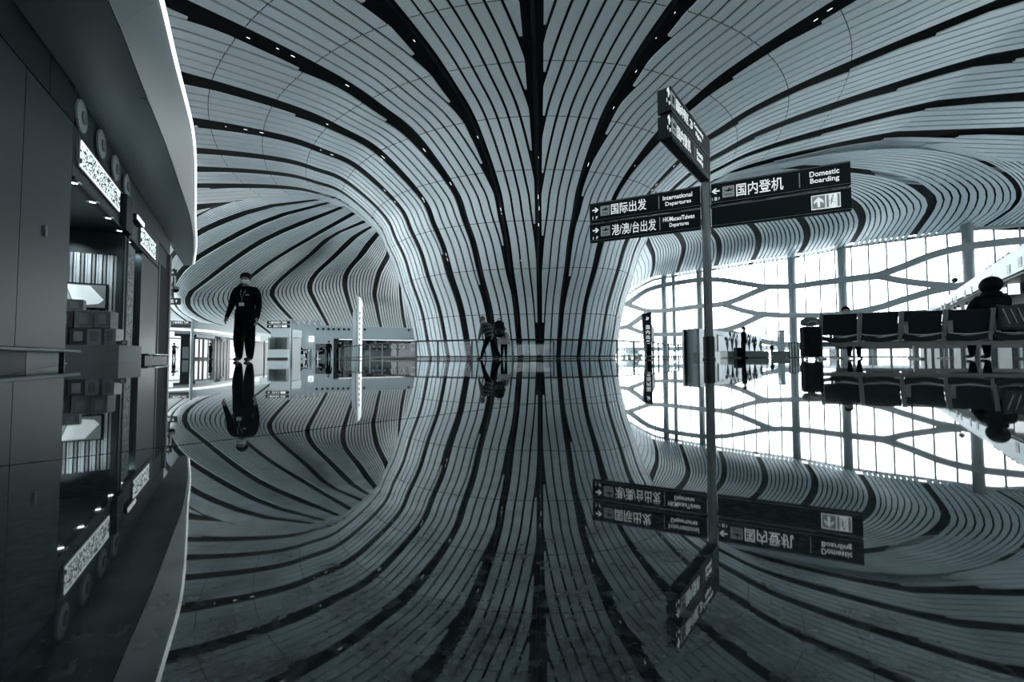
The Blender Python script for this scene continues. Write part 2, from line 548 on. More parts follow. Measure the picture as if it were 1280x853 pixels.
for i in range(n_):
    a, b = L0 + i * STEP, L0 + (i + 1) * STEP
    for j, z in enumerate(rows):
        za0 = z + .03; zb = rows[j + 1] - .03 if j < 3 else None
        ta, tb = (zb, zb) if zb else (head(a + .03), head(b - .03))
        q = [WP(a + .03, za0), WP(b - .03, za0), WP(b - .03, tb), WP(a + .03, ta)]
        mb = MB(); mb.add(q, [(0, 1, 2, 3)])
        put('window_pane', mb, M['glass'], win)
    put('mullion', MB().tube([WP(a, 0, .02), WP(a, head(a), .02)], 1, sq=(.08, .14)), M['mid'], win)
for z in rows:
    put('transom', MB().tube([WP(L0, max(z, .05), .02), WP(L1, max(z, .05), .02)], 1, sq=(.05, .05) if z else (.12, .1)), M['mid'], win)
put('head_rail', MB().tube([WP(L, head(L) - .12, .05) for L in [L0 + k * 2.5 for k in range(31)]], 1, sq=(.25, .3)), M['beam'], win)
def wcol(px, r):
    p = on_glass(px, 440, .75); L = (p - WA).dot(WD)
    put('steel_column', MB().tube([WP(L, 0, .75), WP(L, head(L) + .3, .75)], r, 14), M['beam'], win, smooth=True)
for px, r in ((831.5, .38), (843.5, .26), (876, .4), (992.5, .42), (1056, .42), (1216, .42), (1390, .42)): wcol(px, r)
def wbeam(pts, t=.62, off=.95):
    P = [on_glass(x, y, off) for x, y in pts]
    d = [catmull(P, k / 6) for k in range((len(P) - 1) * 6 + 1)]
    n = len(d)
    rr = [1.0 + .7 * max(0, abs(k / (n - 1) - .5) * 2 - .75) for k in range(n)]
    put('curved_beam', MB().tube(d, rr, sq=(.5, t)), M['beam'], win)
for b in (
    [(766, 383), (784, 379.5), (807, 364), (829, 357), (852, 353), (876, 350), (900, 350), (921, 353), (940, 356), (959, 358.5), (992, 358), (1024, 354), (1056, 350), (1097, 345)],
    [(1097, 345), (1130, 333), (1166, 319), (1207, 309), (1245, 304), (1290, 300), (1350, 297)],
    [(1097, 345), (1126, 351), (1166, 356), (1192, 358)],
    [(1270, 345), (1230, 352), (1192, 359), (1166, 364), (1126, 376), (1097, 385), (1060, 392), (1025, 394.5), (992, 394.5), (970, 394), (953, 393)],
    [(784, 380.5), (797, 385), (811, 389), (829, 388.5), (852, 386), (876, 383), (895, 381.5), (906, 380)],
    [(906, 380), (921, 375), (940, 367), (959, 359)],
    [(906, 381), (921, 386), (938, 390.5), (953, 393)],
    [(811, 389.5), (797, 400), (784, 408.5), (768, 411)],
    [(784, 408.5), (801, 415), (816, 418), (846, 418), (880, 415.5), (905, 413.5)],
    [(953, 394), (940, 400), (925, 407), (905, 413.5)],
    [(905, 413.5), (930, 420), (955, 427), (985, 431), (1020, 431)],
): wbeam(b)

# unseen walls added to hold back light from behind and the right
e_ = WA + WD * 66
for nm, a, b in (('light_block_front', (-62, -32), (e_.x, -32)), ('light_block_right', (e_.x, -32), (e_.x, e_.y))):
    a, b = Vector((*a, 0)), Vector((*b, 0)); t_ = (b - a).normalized()
    zz = 2.5 if nm == 'light_block_front' else 0           # gap left at the foot to light the lower column
    o = MB().prism([(0, zz), ((b - a).length, zz), ((b - a).length, 17.2), (0, 17.2)], t_.cross(Vector((0, 0, 1))) * .3, a, t_, (0, 0, 1)).build(nm, M['mid']); tag(o, kind='structure')

# ------------------------------------------------------------------ railing round the column
rail = thing('railing', 'glass and grey steel railing curving in front of the striped column', 'railing', (0.3, 21.4, 0))
path = []
for px, d in ((424, 36.5), (431, 34.6), (439, 32.8), (449, 30.9), (462, 28.6), (477.5, 26.6), (497, 24.8), (520, 23.4)):
    path.append(Vector((gx(px, d), d, 0)))
for a in (-33, -17.5, -2, 13.5, 29):
    t = math.radians(a); path.append(Vector((TC[0] + 7.9 * math.sin(t), TC[1] - 7.9 * math.cos(t), 0)))
for px, d in ((771.5, 23.6), (792.5, 24.9), (808, 26.2), (823, 27.8), (835.6, 29.4), (848, 31.2), (858, 33)):
    path.append(Vector((gx(px, d), d, 0)))
RH = .98
put('top_rail', MB().tube([p + Vector((0, 0, RH)) for p in path], .04, 8), M['dark'], rail, smooth=True)
put('bottom_rail', MB().tube([p + Vector((0, 0, .12)) for p in path], 1, sq=(.05, .07)), M['dark'], rail)
for i, p in enumerate(path):
    put('post', MB().box(p.x, p.y, RH / 2, .09, .06, RH), M['mid'], rail)
    if i:
        a, b = path[i - 1], p
        u = (b - a).normalized() * .09
        g = MB(); g.add([a + u + Vector((0, 0, .17)), b - u + Vector((0, 0, .17)), b - u + Vector((0, 0, RH - .07)), a + u + Vector((0, 0, RH - .07))], [(0, 1, 2, 3)])
        put('glass_panel', g, M['railglass'], rail)

# ------------------------------------------------------------------ text
def text(s, m, parent, origin, ux, uy, width=None, height=.2, bold=.0, name='lettering', align='CENTER'):
    """flat lettering: origin = centre, ux = reading direction, uy = up; fitted to width x height"""
    cu = bpy.data.curves.new(name, 'FONT'); cu.body = s
    cu.align_x = align; cu.align_y = 'CENTER'; cu.extrude = .002; cu.offset = bold
    cu.size = 1.0; cu.resolution_u = 3
    cu.materials.append(m)
    o = bpy.data.objects.new(name, cu); C.objects.link(o)
    bpy.context.view_layer.update()
    w_, h_ = max(o.dimensions.x, .01), max(o.dimensions.y, .01)
    bb = [Vector(c) for c in o.bound_box]
    cx = (bb[0].x + bb[6].x) / 2; cy = (bb[0].y + bb[6].y) / 2
    ux, uy = Vector(ux).normalized(), Vector(uy).normalized(); n = ux.cross(uy)
    sy = height / h_; sx = width / w_ if width else sy
    R = Matrix((ux, uy, n)).transposed().to_4x4()
    mw = Matrix.Translation(Vector(origin)) @ R @ Matrix.Diagonal((sx, sy, 1, 1)) @ Matrix.Translation((-cx, -cy, 0))
    me = bpy.data.meshes.new_from_object(o.evaluated_get(bpy.context.evaluated_depsgraph_get()))
    bpy.data.objects.remove(o); bpy.data.curves.remove(cu)
    o = bpy.data.objects.new(name, me); C.objects.link(o)          # the letters as a plain mesh
    o.parent = parent
    pm = parent_world(parent)
    o.matrix_local = pm.inverted() @ mw
    return o
def parent_world(p):
    m = Matrix.Translation(p.location) @ p.rotation_euler.to_matrix().to_4x4()
    if p.parent: m = parent_world(p.parent) @ p.matrix_parent_inverse @ m
    return m
def sub(name, mb, m, parent, **k):
    """world-coordinate mesh under a parent whose own mesh was built in world coordinates"""
    o = mb.build(name, m, parent, **k)
    o.matrix_parent_inverse = parent_world(parent).inverted()
    return o

M['sign'] = mat('sign_board_dark', (0.005, 0.013, 0.017), 0.55, spec=.2)
M['signlit'] = mat('sign_letter_white', (.85, .92, .94), 0.5, emit=(.9, .97, 1), estr=.55)
M['signgrey'] = mat('sign_icon_grey', tint(.36), 0.5, emit=(.85, .97, 1), estr=.08)

UP = Vector((0, 0, 1))
pole_y = 8.4
pp = at(886.5, 448, pole_y); PX = pp.x
post = thing('direction_signpost', 'tall grey pole with six dark direction boards in the hall', 'sign', (PX, pole_y, 0))
put('pole', MB().lathe([(.085, .44), (.085, 4.42), (.06, 4.44)], (PX, pole_y, 0), 20), M['grey'], post, smooth=True)
put('pole_sleeve', MB().lathe([(.12, 0), (.12, .03), (.105, .04), (.105, .455), (.085, .46)], (PX, pole_y, 0), 20), M['dark'], post, smooth=False)
def arrow_poly(kind):
    if kind == 'right':
        a = [(-.5, .1), (.12, .1), (-.15, .38), (.1, .38), (.5, 0), (.1, -.38), (-.15, -.38), (.12, -.1), (-.5, -.1)]
    elif kind == 'left':
        a = [(-x, y) for x, y in arrow_poly('right')][::-1]
    else:
        a = [(-y, x) for x, y in arrow_poly('right')]
    return a
def plate(par, name, poly, m, o, ux, n, th=.004):
    return sub(name, MB().prism(poly, Vector(n) * th, o, ux, UP), m, par)
def rect(w_, h_, r=.0):
    if r <= 0: return [(-w_ / 2, -h_ / 2), (w_ / 2, -h_ / 2), (w_ / 2, h_ / 2), (-w_ / 2, h_ / 2)]
    p = []
    for cx, cy, a0 in ((w_ / 2 - r, -h_ / 2 + r, -90), (w_ / 2 - r, h_ / 2 - r, 0), (-w_ / 2 + r, h_ / 2 - r, 90), (-w_ / 2 + r, -h_ / 2 + r, 180)):
        for k in range(4):
            a = math.radians(a0 + 30 * k); p.append((cx + r * math.cos(a), cy + r * math.sin(a)))
    return p
PLANE_POLY = [(-.46, .22), (-.36, .10), (-.12, .06), (.10, .34), (.2, .32), (.12, .10), (.34, .12), (.46, .24), (.42, .02), (.3, -.06), (.02, -.12), (-.3, -.04)]
class Board:
    def __init__(s, p0, p1, z0, z1, label, cap=0, th=.15):
        """p0 -> p1: reading direction on the face seen from the camera"""
        s.p0, s.p1 = Vector((p0.x, p0.y, 0)), Vector((p1.x, p1.y, 0))
        s.ux = (s.p1 - s.p0).normalized(); s.n = s.ux.cross(UP); s.z0, s.z1 = z0, z1; s.H = z1 - z0; s.L = (s.p1 - s.p0).length
        c = .05
        prof_ = [(-th / 2, .04), (-th / 2 + c, 0), (th / 2 - .02, 0), (th / 2, .02), (th / 2, s.H - .02), (th / 2 - .02, s.H), (-th / 2 + c, s.H), (-th / 2, s.H - .04)]
        s.o = put('sign_board', MB().prism(prof_, s.ux * s.L, s.p0 + UP * z0, s.n, UP), M['sign'], post)
        s.o['label'] = label
        s.f = th / 2 + .003
        for zz in (.025, s.H - .025):
            sub('edge_strip', MB().prism(rect(s.L - .02, .008), s.n * .004, s.p0 + s.ux * s.L / 2 + UP * (z0 + zz) + s.n * (th / 2), s.ux, UP), M['grey'], s.o)
        if cap:
            e = s.p0 - s.ux * .001
            sub('end_cap', MB().prism([(-th / 2, .02), (th / 2, .02), (th / 2, s.H - .01), (-th / 2, s.H - .01)], -s.ux * .05, e + UP * z0, s.n, UP), M['dark'], s.o)
    def P(s, px, fz):
        """point on the face in the photo's pixel column px, at fraction fz of the board's height"""
        q = on_plane(px, 300, s.p0 + s.n * s.f, s.n); t = (q - s.p0).dot(s.ux)
        q = on_plane(px, 300 - (fz - .5) * 20, s.p0 + s.n * s.f, s.n)
        return s.p0 + s.ux * t + s.n * s.f + UP * (s.z0 + fz * s.H)
    def span(s, a, b): return abs((s.P(b, .5) - s.P(a, .5)).dot(s.ux))
    def text(s, t, a, b, fz, fh, bold=.0, name='lettering'):
        return text(t, M['signlit'], s.o, (s.P(a, fz) + s.P(b, fz)) / 2, s.ux, UP, s.span(a, b), fh * s.H, bold, name)
    def arrow(s, kind, a, b, fz):
        w_ = s.span(a, b); c = (s.P(a, fz) + s.P(b, fz)) / 2
        k = w_ * 1.0
        plate(s.o, 'arrow', [(x * k, y * k) for x, y in arrow_poly(kind)], M['signlit'], c, s.ux, s.n)
    def icon(s, a, b, fz, kind='plane'):
        w_ = s.span(a, b); c = (s.P(a, fz) + s.P(b, fz)) / 2
        plate(s.o, 'icon_plate', rect(w_, min(w_ * 1.05, .66 * s.H), .02), M['signgrey'], c, s.ux, s.n)
        if kind == 'plane':
            plate(s.o, 'icon', [(x * w_ * .85, y * w_ * .8 + .02) for x, y in PLANE_POLY], M['sign'], c + s.n * .004, s.ux, s.n)
            plate(s.o, 'icon', rect(w_ * .6, w_ * .06), M['sign'], c + s.n * .004 - UP * (w_ * .27), s.ux, s.n)
        else:
            plate(s.o, 'icon', rect(w_ * .42, w_ * .62), M['sign'], c + s.n * .004, s.ux, s.n)
    def bar(s, px, f0=.18, f1=.82):
        c = s.P(px, (f0 + f1) / 2)
        plate(s.o, 'divider', rect(.015, (f1 - f0) * s.H), M['signgrey'], c, s.ux, s.n)
pl = Vector((PX, pole_y, 0))
def wing(px_end, d_end): return Vector((gx(px_end, d_end), d_end, 0))
def row(yt, yb): return (at(880, yb, pole_y).z, at(880, yt, pole_y).z)
za, zb = row(232.5, 258.7); zc, zd = row(260.6, 286.5)
fac = Vector((.46, .885, 0)) * .0
le = Vector((1.78, 9.43, 0)); re = Vector((5.98, 7.38, 0))
dirL = (pl - le).normalized(); dirR = (re - pl).normalized()
B1 = Board(le, pl - dirL * .1, za, zb, 'upper left board reading International Departures')
B1.arrow('right', 740.8, 748.6, .60); B1.text('1 F', 741, 747.6, .2, .15, .01)
B1.icon(750.8, 762.6, .5); B1.text('国际出发', 764.2, 808.6, .52, .56, .006)
B1.bar(824.4); B1.text('International', 829.4, 866.4, .66, .22, .014); B1.text('Departures', 832.5, 864.8, .33, .25, .014)
B2 = Board(le, pl - dirL * .1, zc, zd, 'lower left board reading HK/Macao/Taiwan Departures')
B2.arrow('right', 741, 748.8, .60); B2.text('1 F', 741.2, 747.8, .2, .15, .01)
B2.icon(751, 762.8, .5); B2.text('港/澳/台出发', 765, 820.4, .5, .58, .003)
B2.bar(825.2); B2.text('HK/Macao/Taiwan', 829.2, 868.6, .67, .22, .014); B2.text('Departures', 837.2, 861.4, .34, .25, .014)
B3 = Board(pl + dirR * .1, re, za, zb, 'upper right board reading Domestic Boarding')
B3.arrow('left', 891, 901, .60); B3.text('1 层 F', 891.5, 901, .24, .16, .01)
B3.icon(904.3, 919.6, .5); B3.text('国内登机', 921.8, 981, .5, .58, .008)
B3.bar(1001.6); B3.text('Domestic', 1014.5, 1052, .67, .23, .014); B3.text('Boarding', 1015, 1051.8, .35, .27, .014)
B4 = Board(pl + dirR * .1, re, zc, zd, 'lower right board with only an emergency exit pictogram')
def exit_icon(B, a, b):
    w_ = B.span(a, b); h_ = .62 * B.H; c = (B.P(a, .5) + B.P(b, .5)) / 2
    plate(B.o, 'exit_plate', rect(w_, h_), M['signlit'], c, B.ux, B.n, .003)
    cl = c - B.ux * (w_ * .245) + B.n * .004; cr_ = c + B.ux * (w_ * .245) + B.n * .004
    plate(B.o, 'exit_field', rect(w_ * .45, h_ * .88), M['signgrey'], cl, B.ux, B.n)
    plate(B.o, 'exit_arrow', [(x * h_ * .7, y * h_ * .7) for x, y in arrow_poly('up')], M['signlit'], cl + B.n * .004, B.ux, B.n)
    for dx in (-.185, .185):
        plate(B.o, 'exit_field', rect(w_ * .08, h_ * .88), M['signgrey'], cr_ + B.ux * (w_ * dx), B.ux, B.n)
    man = MB()
    def pt(x, y): return cr_ + B.ux * (x * h_) + UP * (y * h_)
    for a_, b_, t in (((-.03, .2), (-.06, -.06), .15), ((-.06, -.05), (.1, -.16), .10), ((.1, -.16), (.2, -.36), .07), ((-.06, -.05), (-.12, -.24), .07), ((-.12, -.24), (-.26, -.38), .07), ((-.03, .18), (.14, .1), .05), ((.14, .1), (.22, .2), .05), ((-.03, .18), (-.18, .06), .05), ((-.18, .06), (-.2, -.06), .05)):
        man.tube([pt(*a_), pt(*b_)], 1, sq=(t * h_, .004))
    man.tube([pt(.0, .27), pt(.0, .38)], .06 * h_, 8)
    sub('running_figure', man, M['signgrey'], B.o)
exit_icon(B4, 1015.5, 1052.5)
ne = Vector((2.50, 6.72, 0)); dirN = (pl - ne).normalized()
ya, yb_ = at(884, 202.9, pole_y).z, at(884, 177.5, pole_y).z
yc, yd = at(884, 229, pole_y).z, at(884, 204.5, pole_y).z
B5 = Board(ne, pl - dirN * .05, ya, yb_, 'topmost board of the pair turned towards the entrance', 1, .22)
B5.arrow('up', 836.5, 841, .58); B5.text('1 F', 836.6, 841, .2, .15, .01); B5.icon(841.6, 847.4, .5, 'door')
B5.text('国际中转区', 848.4, 863.6, .52, .5, .004); B5.text('3', 865, 868.6, .5, .36, .008)
B5.text('Connecting', 870.3, 881.6, .66, .25, .014); B5.text('Flights', 872.5, 879.4, .34, .25, .014)
B6 = Board(ne, pl - dirN * .05, yc, yd, 'board below it in the angled pair reading Domestic Boarding', 1, .22)
B6.arrow('up', 836.8, 841.2, .58); B6.text('1 F', 837, 841.2, .2, .15, .01); B6.icon(842, 848.2, .5)
B6.text('国内登机', 849, 865.8, .5, .56, .004); B6.bar(870.5); B6.text('Domestic', 873.4, 880.8, .67, .25, .014); B6.text('Boarding', 873.4, 880.8, .34, .28, .014)

# ------------------------------------------------------------------ people
M['skin'] = mat('skin', (.34, .33, .31), .55)
M['hair'] = mat('hair_black', (.003, .005, .006), .6, spec=.15)
M['uniform'] = mat('uniform_dark', (.003, .006, .008), .85, spec=.08)
M['trouser'] = mat('trousers_black', (.002, .004, .005), .85, spec=.08)
M['shoe'] = mat('shoe_black', (.003, .005, .006), .5, spec=.2)
M['mask'] = mat('mask_white', (.6, .66, .68), .7)
M['puffer'] = mat('puffer_grey_blue', (.075, .1, .115), .6)
M['stripe_d'] = mat('jacket_stripe_dark', (.012, .018, .022), .7, spec=.15)
M['stripe_l'] = mat('jacket_stripe_pale', tint(.13), .7)
M['palecoat'] = mat('coat_pale_grey', tint(.36), .7)
M['greycoat'] = mat('coat_grey', tint(.12), .7)

def V3(x, y, z): return Vector((x, y, z))
def rotv(v, ax, deg): return Matrix.Rotation(math.radians(deg), 3, ax) @ v
def person(name, label, loc, rz, H=1.7, lean=0, side=0, twist=0, head=0, headyaw=0, thigh=(0, 0), knee=(0, 0), spread=3, arms=((5, 8, 12), (5, 8, 12)), sit=None, legk=1.0,
           mats=None, bulk=1.0, group=None, fingers=True, foot=0):
    """faces -Y; x>0 is the figure's own left. thigh/knee angles in degrees (+ = forward swing / bend), arms = (forward swing, out, elbow)"""
    k = H / 1.75
    root = thing(name, label, 'person', loc, rz, group)
    v = []; e = []; rad = []; reg = []
    def add(p, r, parent, g, ry=None):
        v.append(Vector(p)); rad.append((r * k, (ry or r) * k)); reg.append(g)
        if parent is not None: e.append((parent, len(v) - 1))
        return len(v) - 1
    def T(p):                                   # torso frame
        p = rotv(Vector(p), 'X', lean); p = rotv(p, 'Y', side); return rotv(p, 'Z', twist)
    B_ = bulk
    pel = add((0, 0, 0), .145 * B_, None, 'leg', .115 * B_)
    wai = add(T((0, 0, .15 * k)), .135 * B_, pel, 'top', .105 * B_)
    che = add(T((0, .0, .34 * k)), .165 * B_, wai, 'top', .12 * B_)
    upc = add(T((0, .01, .46 * k)), .13 * B_, che, 'top', .095 * B_)
    nek = add(T((0, .005, .555 * k)), .056, upc, 'skin')
    hd = lambda p: T(Vector((0, .005, .555 * k)) + rotv(rotv(Vector(p) * k, 'X', head), 'Z', headyaw))
    j = add(hd((0, -.012, .075)), .068, nek, 'skin', .078)
    c1 = add(hd((0, -.008, .145)), .078, j, 'skin', .098)
    c2 = add(hd((0, .008, .205)), .068, c1, 'skin', .088)
    for sg in (1, -1):
        sw, out, el = arms[0] if sg > 0 else arms[1]
        sh = T((sg * .165 * k * (.9 + .1 * B_), .01, .475 * k))
        si = add(sh, .072 * B_, upc, 'top')
        d = rotv(rotv(Vector((0, 0, -1)), 'X', -sw), 'Y', -sg * out); d = T(d)
        s2 = add(sh + d * .05 * k + T((sg * .035 * k, 0, -.01)), .066 * B_, si, 'top')
        elb = v[s2] + d * .25 * k
        ei = add(elb, .05 * B_, s2, 'top')
        d2 = rotv(rotv(Vector((0, 0, -1)), 'X', -(sw + el)), 'Y', -sg * out * .6); d2 = T(d2)
        wr = elb + d2 * .235 * k
        wi = add(wr, .036 * (.6 + .4 * B_), ei, 'top')
        f0 = wr + d2 * .03 * k; hi = add(f0, .026, wi, 'skin', .034)
        pa = add(f0 + d2 * .055 * k, .02, hi, 'skin', .036)
        if fingers:
            side_ = d2.cross(T(Vector((sg, 0, 0)))).normalized()
            inn = T(Vector((-sg, 0, 0)))
            for q, (o_, ln) in enumerate(((.03, .075), (.01, .085), (-.011, .08), (-.031, .062))):
                b0 = v[pa] + side_ * o_ * k + d2 * .012 * k
                a1 = add(b0, .0095, pa, 'skin')
                a2 = add(b0 + (d2 * .9 + inn * .25).normalized() * ln * .5 * k, .009, a1, 'skin')
                add(v[a2] + (d2 * .75 + inn * .6).normalized() * ln * .5 * k, .008, a2, 'skin')
            t1 = add(f0 + side_ * .036 * k + d2 * .012 * k, .012, hi, 'skin')
            add(v[t1] + (d2 * .75 + side_ * .5 + inn * .25).normalized() * .05 * k, .0095, t1, 'skin')
    feet = []
    for sg, th, kn in ((1, thigh[0], knee[0]), (-1, thigh[1], knee[1])):
        hp = Vector((sg * .088 * k, 0, -.045 * k))
        h_ = add(hp, .098 * B_, pel, 'leg')
        d = rotv(rotv(Vector((0, 0, -1)), 'X', -th), 'Y', -sg * spread)
        m1 = add(hp + d * .2 * k, .082 * B_, h_, 'leg')
        kn_ = add(hp + d * .41 * k, .064 * B_ * legk, m1, 'leg')
        d2 = rotv(rotv(Vector((0, 0, -1)), 'X', -(th - kn)), 'Y', -sg * spread * .8)
        ca = add(v[kn_] + d2 * .15 * k, .06 * B_ * legk, kn_, 'leg')
        an = add(v[kn_] + d2 * .37 * k, .05 * legk, ca, 'leg')
        fd = rotv(Vector((0, -1, 0)), 'X', -(th - kn) if foot else 0)
        he = add(v[an] + d2 * .045 * k - fd * .025 * k, .042, an, 'shoe')
        ba = add(v[an] + d2 * .055 * k + fd * .11 * k, .042, he, 'shoe', .034)
        to = add(v[an] + d2 * .06 * k + fd * .19 * k, .034, ba, 'shoe', .026)
        feet += [v[he].z - .042 * k, v[ba].z - .036 * k, v[to].z - .03 * k]
    dz = -min(feet) if sit is None else sit - v[pel].z
    v = [p + Vector((0, 0, dz)) for p in v]
    me = bpy.data.meshes.new('body')
    me.from_pydata([tuple(p) for p in v], e, [])
    o = bpy.data.objects.new('body', me); C.objects.link(o)
    sk = o.modifiers.new('skin', 'SKIN')
    for i, r in enumerate(rad): me.skin_vertices[0].data[i].radius = r
    me.skin_vertices[0].data[0].use_root = True
    ss = o.modifiers.new('smooth', 'SUBSURF'); ss.levels = 1; ss.render_levels = 1
    bpy.context.view_layer.update()
    dg = bpy.context.evaluated_depsgraph_get()
    nm = bpy.data.meshes.new_from_object(o.evaluated_get(dg))
    o.modifiers.clear(); o.data = nm; bpy.data.meshes.remove(me)
    mats = mats or {}
    order = ['top', 'leg', 'skin', 'shoe']
    dm = {'top': M['uniform'], 'leg': M['trouser'], 'skin': M['skin'], 'shoe': M['shoe']}
    nm.materials.clear()
    for g in order: nm.materials.append(mats.get(g, dm[g]))
    segs = [(v[a], v[b], reg[b], max(.012, (rad[a][0] + rad[b][0]) / 2)) for a, b in e]
    for p in nm.polygons:
        c = p.center; best = None
        for a, b, g, r in segs:
            ab = b - a; t = max(0, min(1, (c - a).dot(ab) / max(ab.length_squared, 1e-9)))
            dd = (c - a - ab * t).length / r
            if best is None or dd < best[0]: best = (dd, g)
        p.material_index = order.index(best[1]); p.use_smooth = True
    o.parent = root
    # face: nose and brow pushed out of the same surface
    cen = v[c1]; fwd = (rotv(rotv(Vector((0, -1, 0)), 'X', head), 'Z', headyaw)); fwd = T(fwd).normalized(); uph = (v[c2] - v[j]).normalized(); rt = fwd.cross(uph)
    for q in nm.vertices:
        d = q.co - cen
        if d.length < .14 * k and d.dot(fwd) > .05 * k:
            if abs(d.dot(rt)) < .022 * k and abs(d.dot(uph) + .02 * k) < .03 * k: q.co += fwd * .022 * k
    info = dict(root=root, body=o, v=v, k=k, cen=cen, fwd=fwd, up=uph, rt=rt, T=T, dz=dz, che=v[che], upc=v[upc], nek=v[nek], pel=v[pel], j=v[j], c2=v[c2])
    for sx in (1, -1):
        MB().lathe([(.004 * k, -.01), (.012 * k, -.004), (.012 * k, .004), (.004 * k, .01)], cen + fwd * .083 * k + rt * sx * .032 * k + uph * .012 * k, 8).build('eye', M['hair'], root, True)
        ear = MB(); ec = cen + rt * sx * .078 * k - uph * .005
        ear.tube([ec - uph * .03 * k, ec, ec + uph * .03 * k], [.012 * k, .018 * k, .014 * k], 6).build('ear', mats.get('skin', M['skin']), root, True)
    return info
def shell(info, r0, r1, fr=-.35, up=-.25, n=14, scale=(1.0, 1.16, 1.05), grow=1.0):
    """cap of hair (or hat) over the skull"""
    k = info['k']; c = info['cen'] + info['up'] * .04 * k - info['fwd'] * .004
    mb = MB(); v = []; f = []
    R, Cn = 9, 18
    for a in range(R + 1):
        ph = math.pi * .62 * a / R
        for b in range(Cn):
            t = 2 * math.pi * b / Cn
            front = math.cos(t)
            lim = ph * (1 - .36 * max(0, front)) * grow
            r = r0 * k
            d = info['up'] * math.cos(lim) * scale[2] + info['fwd'] * math.sin(lim) * math.cos(t) * scale[1] + info['rt'] * math.sin(lim) * math.sin(t) * scale[0]
            v.append(c + d * r)
    for a in range(R):
        for b in range(Cn):
            f.append((a * Cn + b, a * Cn + (b + 1) % Cn, (a + 1) * Cn + (b + 1) % Cn, (a + 1) * Cn + b))
    mb.add(v, f)
    return mb
def hair(info, r=.094, m='hair', name='hair', **k):
    o = shell(info, r, 0, **k).build(name, M[m] if isinstance(m, str) else m, info['root'], True)
    so = o.modifiers.new('thick', 'SOLIDIFY'); so.thickness = .012; so.offset = -1
    return o
def torso_pt(info, x, y, z):
    k = info['k']; return info['T'](Vector((x * k, y * k, z * k))) + Vector((0, 0, info['dz']))

# security guard walking towards the camera
gp = at(305.5, 451, 8.35)
g = person('person', 'guard in dark uniform and white face mask walking across the shiny floor', (gp.x, 8.35, 0), .1, 1.78, lean=-1, head=10, thigh=(14, -6), knee=(6, 10), spread=7, legk=1.3,
           arms=((4, 8, 14), (6, 9, 20)), bulk=1.22)
hair(g, .097)
gr = g['root']; k = g['k']
mk = MB(); v = []; f = []
for a in range(5):
    for b in range(9):
        t = math.radians(-75 + 150 * b / 8); zz = -.082 + .075 * a / 4
        rr_ = .088 + .02 * math.cos(t) - .012 * abs(a - 2) / 2
        v.append(g['cen'] + (g['fwd'] * math.cos(t) * rr_ * 1.12 + g['rt'] * math.sin(t) * rr_ * .95 + g['up'] * zz) * k)
for a in range(4):
    for b in range(8): f.append((a * 9 + b, a * 9 + b + 1, a * 9 + b + 10, a * 9 + b + 9))
mk.add(v, f); o = mk.build('face_mask', M['mask'], gr, True); o.modifiers.new('thick', 'SOLIDIFY').thickness = .006
MB().tube([torso_pt(g, .07 * math.cos(a), .005 + .068 * math.sin(a), .525 + .02 * math.sin(a)) for a in [math.radians(t) for t in range(-70, 251, 20)]], 1, sq=(.03, .05)).build('collar', M['uniform'], gr, True)
for sx in (1, -1):
    MB().hexa([torso_pt(g, sx * x, y, .545 - (x - .09) * .3) for x, y in ((.085, -.03), (.19, -.03), (.19, .035), (.085, .035))],
              [torso_pt(g, sx * x, y, .56 - (x - .09) * .3) for x, y in ((.085, -.03), (.19, -.03), (.19, .035), (.085, .035))]).build('epaulette', M['mid'], gr)
    MB().lathe([(.012, 0), (.008, .012)], torso_pt(g, sx * .165, 0, .54), 8).build('epaulette_badge', M['silver'], gr)
lan = MB().tube([torso_pt(g, .055, -.06, .53), torso_pt(g, .035, -.145, .40), torso_pt(g, .005, -.155, .30), torso_pt(g, .0, -.152, .24)], .006, 6)
lan.tube([torso_pt(g, -.055, -.06, .53), torso_pt(g, -.03, -.145, .40), torso_pt(g, .005, -.155, .30)], .006, 6)
lan.build('lanyard', M['grey'], gr, True)
def tpanel(x, y, z, w_, h_, d_=.01):
    a = [torso_pt(g, x + sx * w_ / 2, y, z + sz * h_ / 2) for sx, sz in ((-1, -1), (1, -1), (1, 1), (-1, 1))]
    b = [torso_pt(g, x + sx * w_ / 2, y - d_, z + sz * h_ / 2) for sx, sz in ((-1, -1), (1, -1), (1, 1), (-1, 1))]
    return MB().hexa(a, b)
tpanel(.0, -.15, .19, .09, .06).build('badge_card', M['signgrey'], gr)
tpanel(.095, -.138, .375, .06, .018).build('name_tag', M['mask'], gr)
for x in (-.09, .095): tpanel(x, -.132, .335, .085, .1, .008).build('chest_pocket', M['uniform'], gr)
MB().tube([torso_pt(g, .155 * math.cos(a), .122 * math.sin(a), .02) for a in [math.radians(t) for t in range(0, 361, 20)]], 1, sq=(.02, .045)).build('jacket_hem', M['uniform'], gr, True)

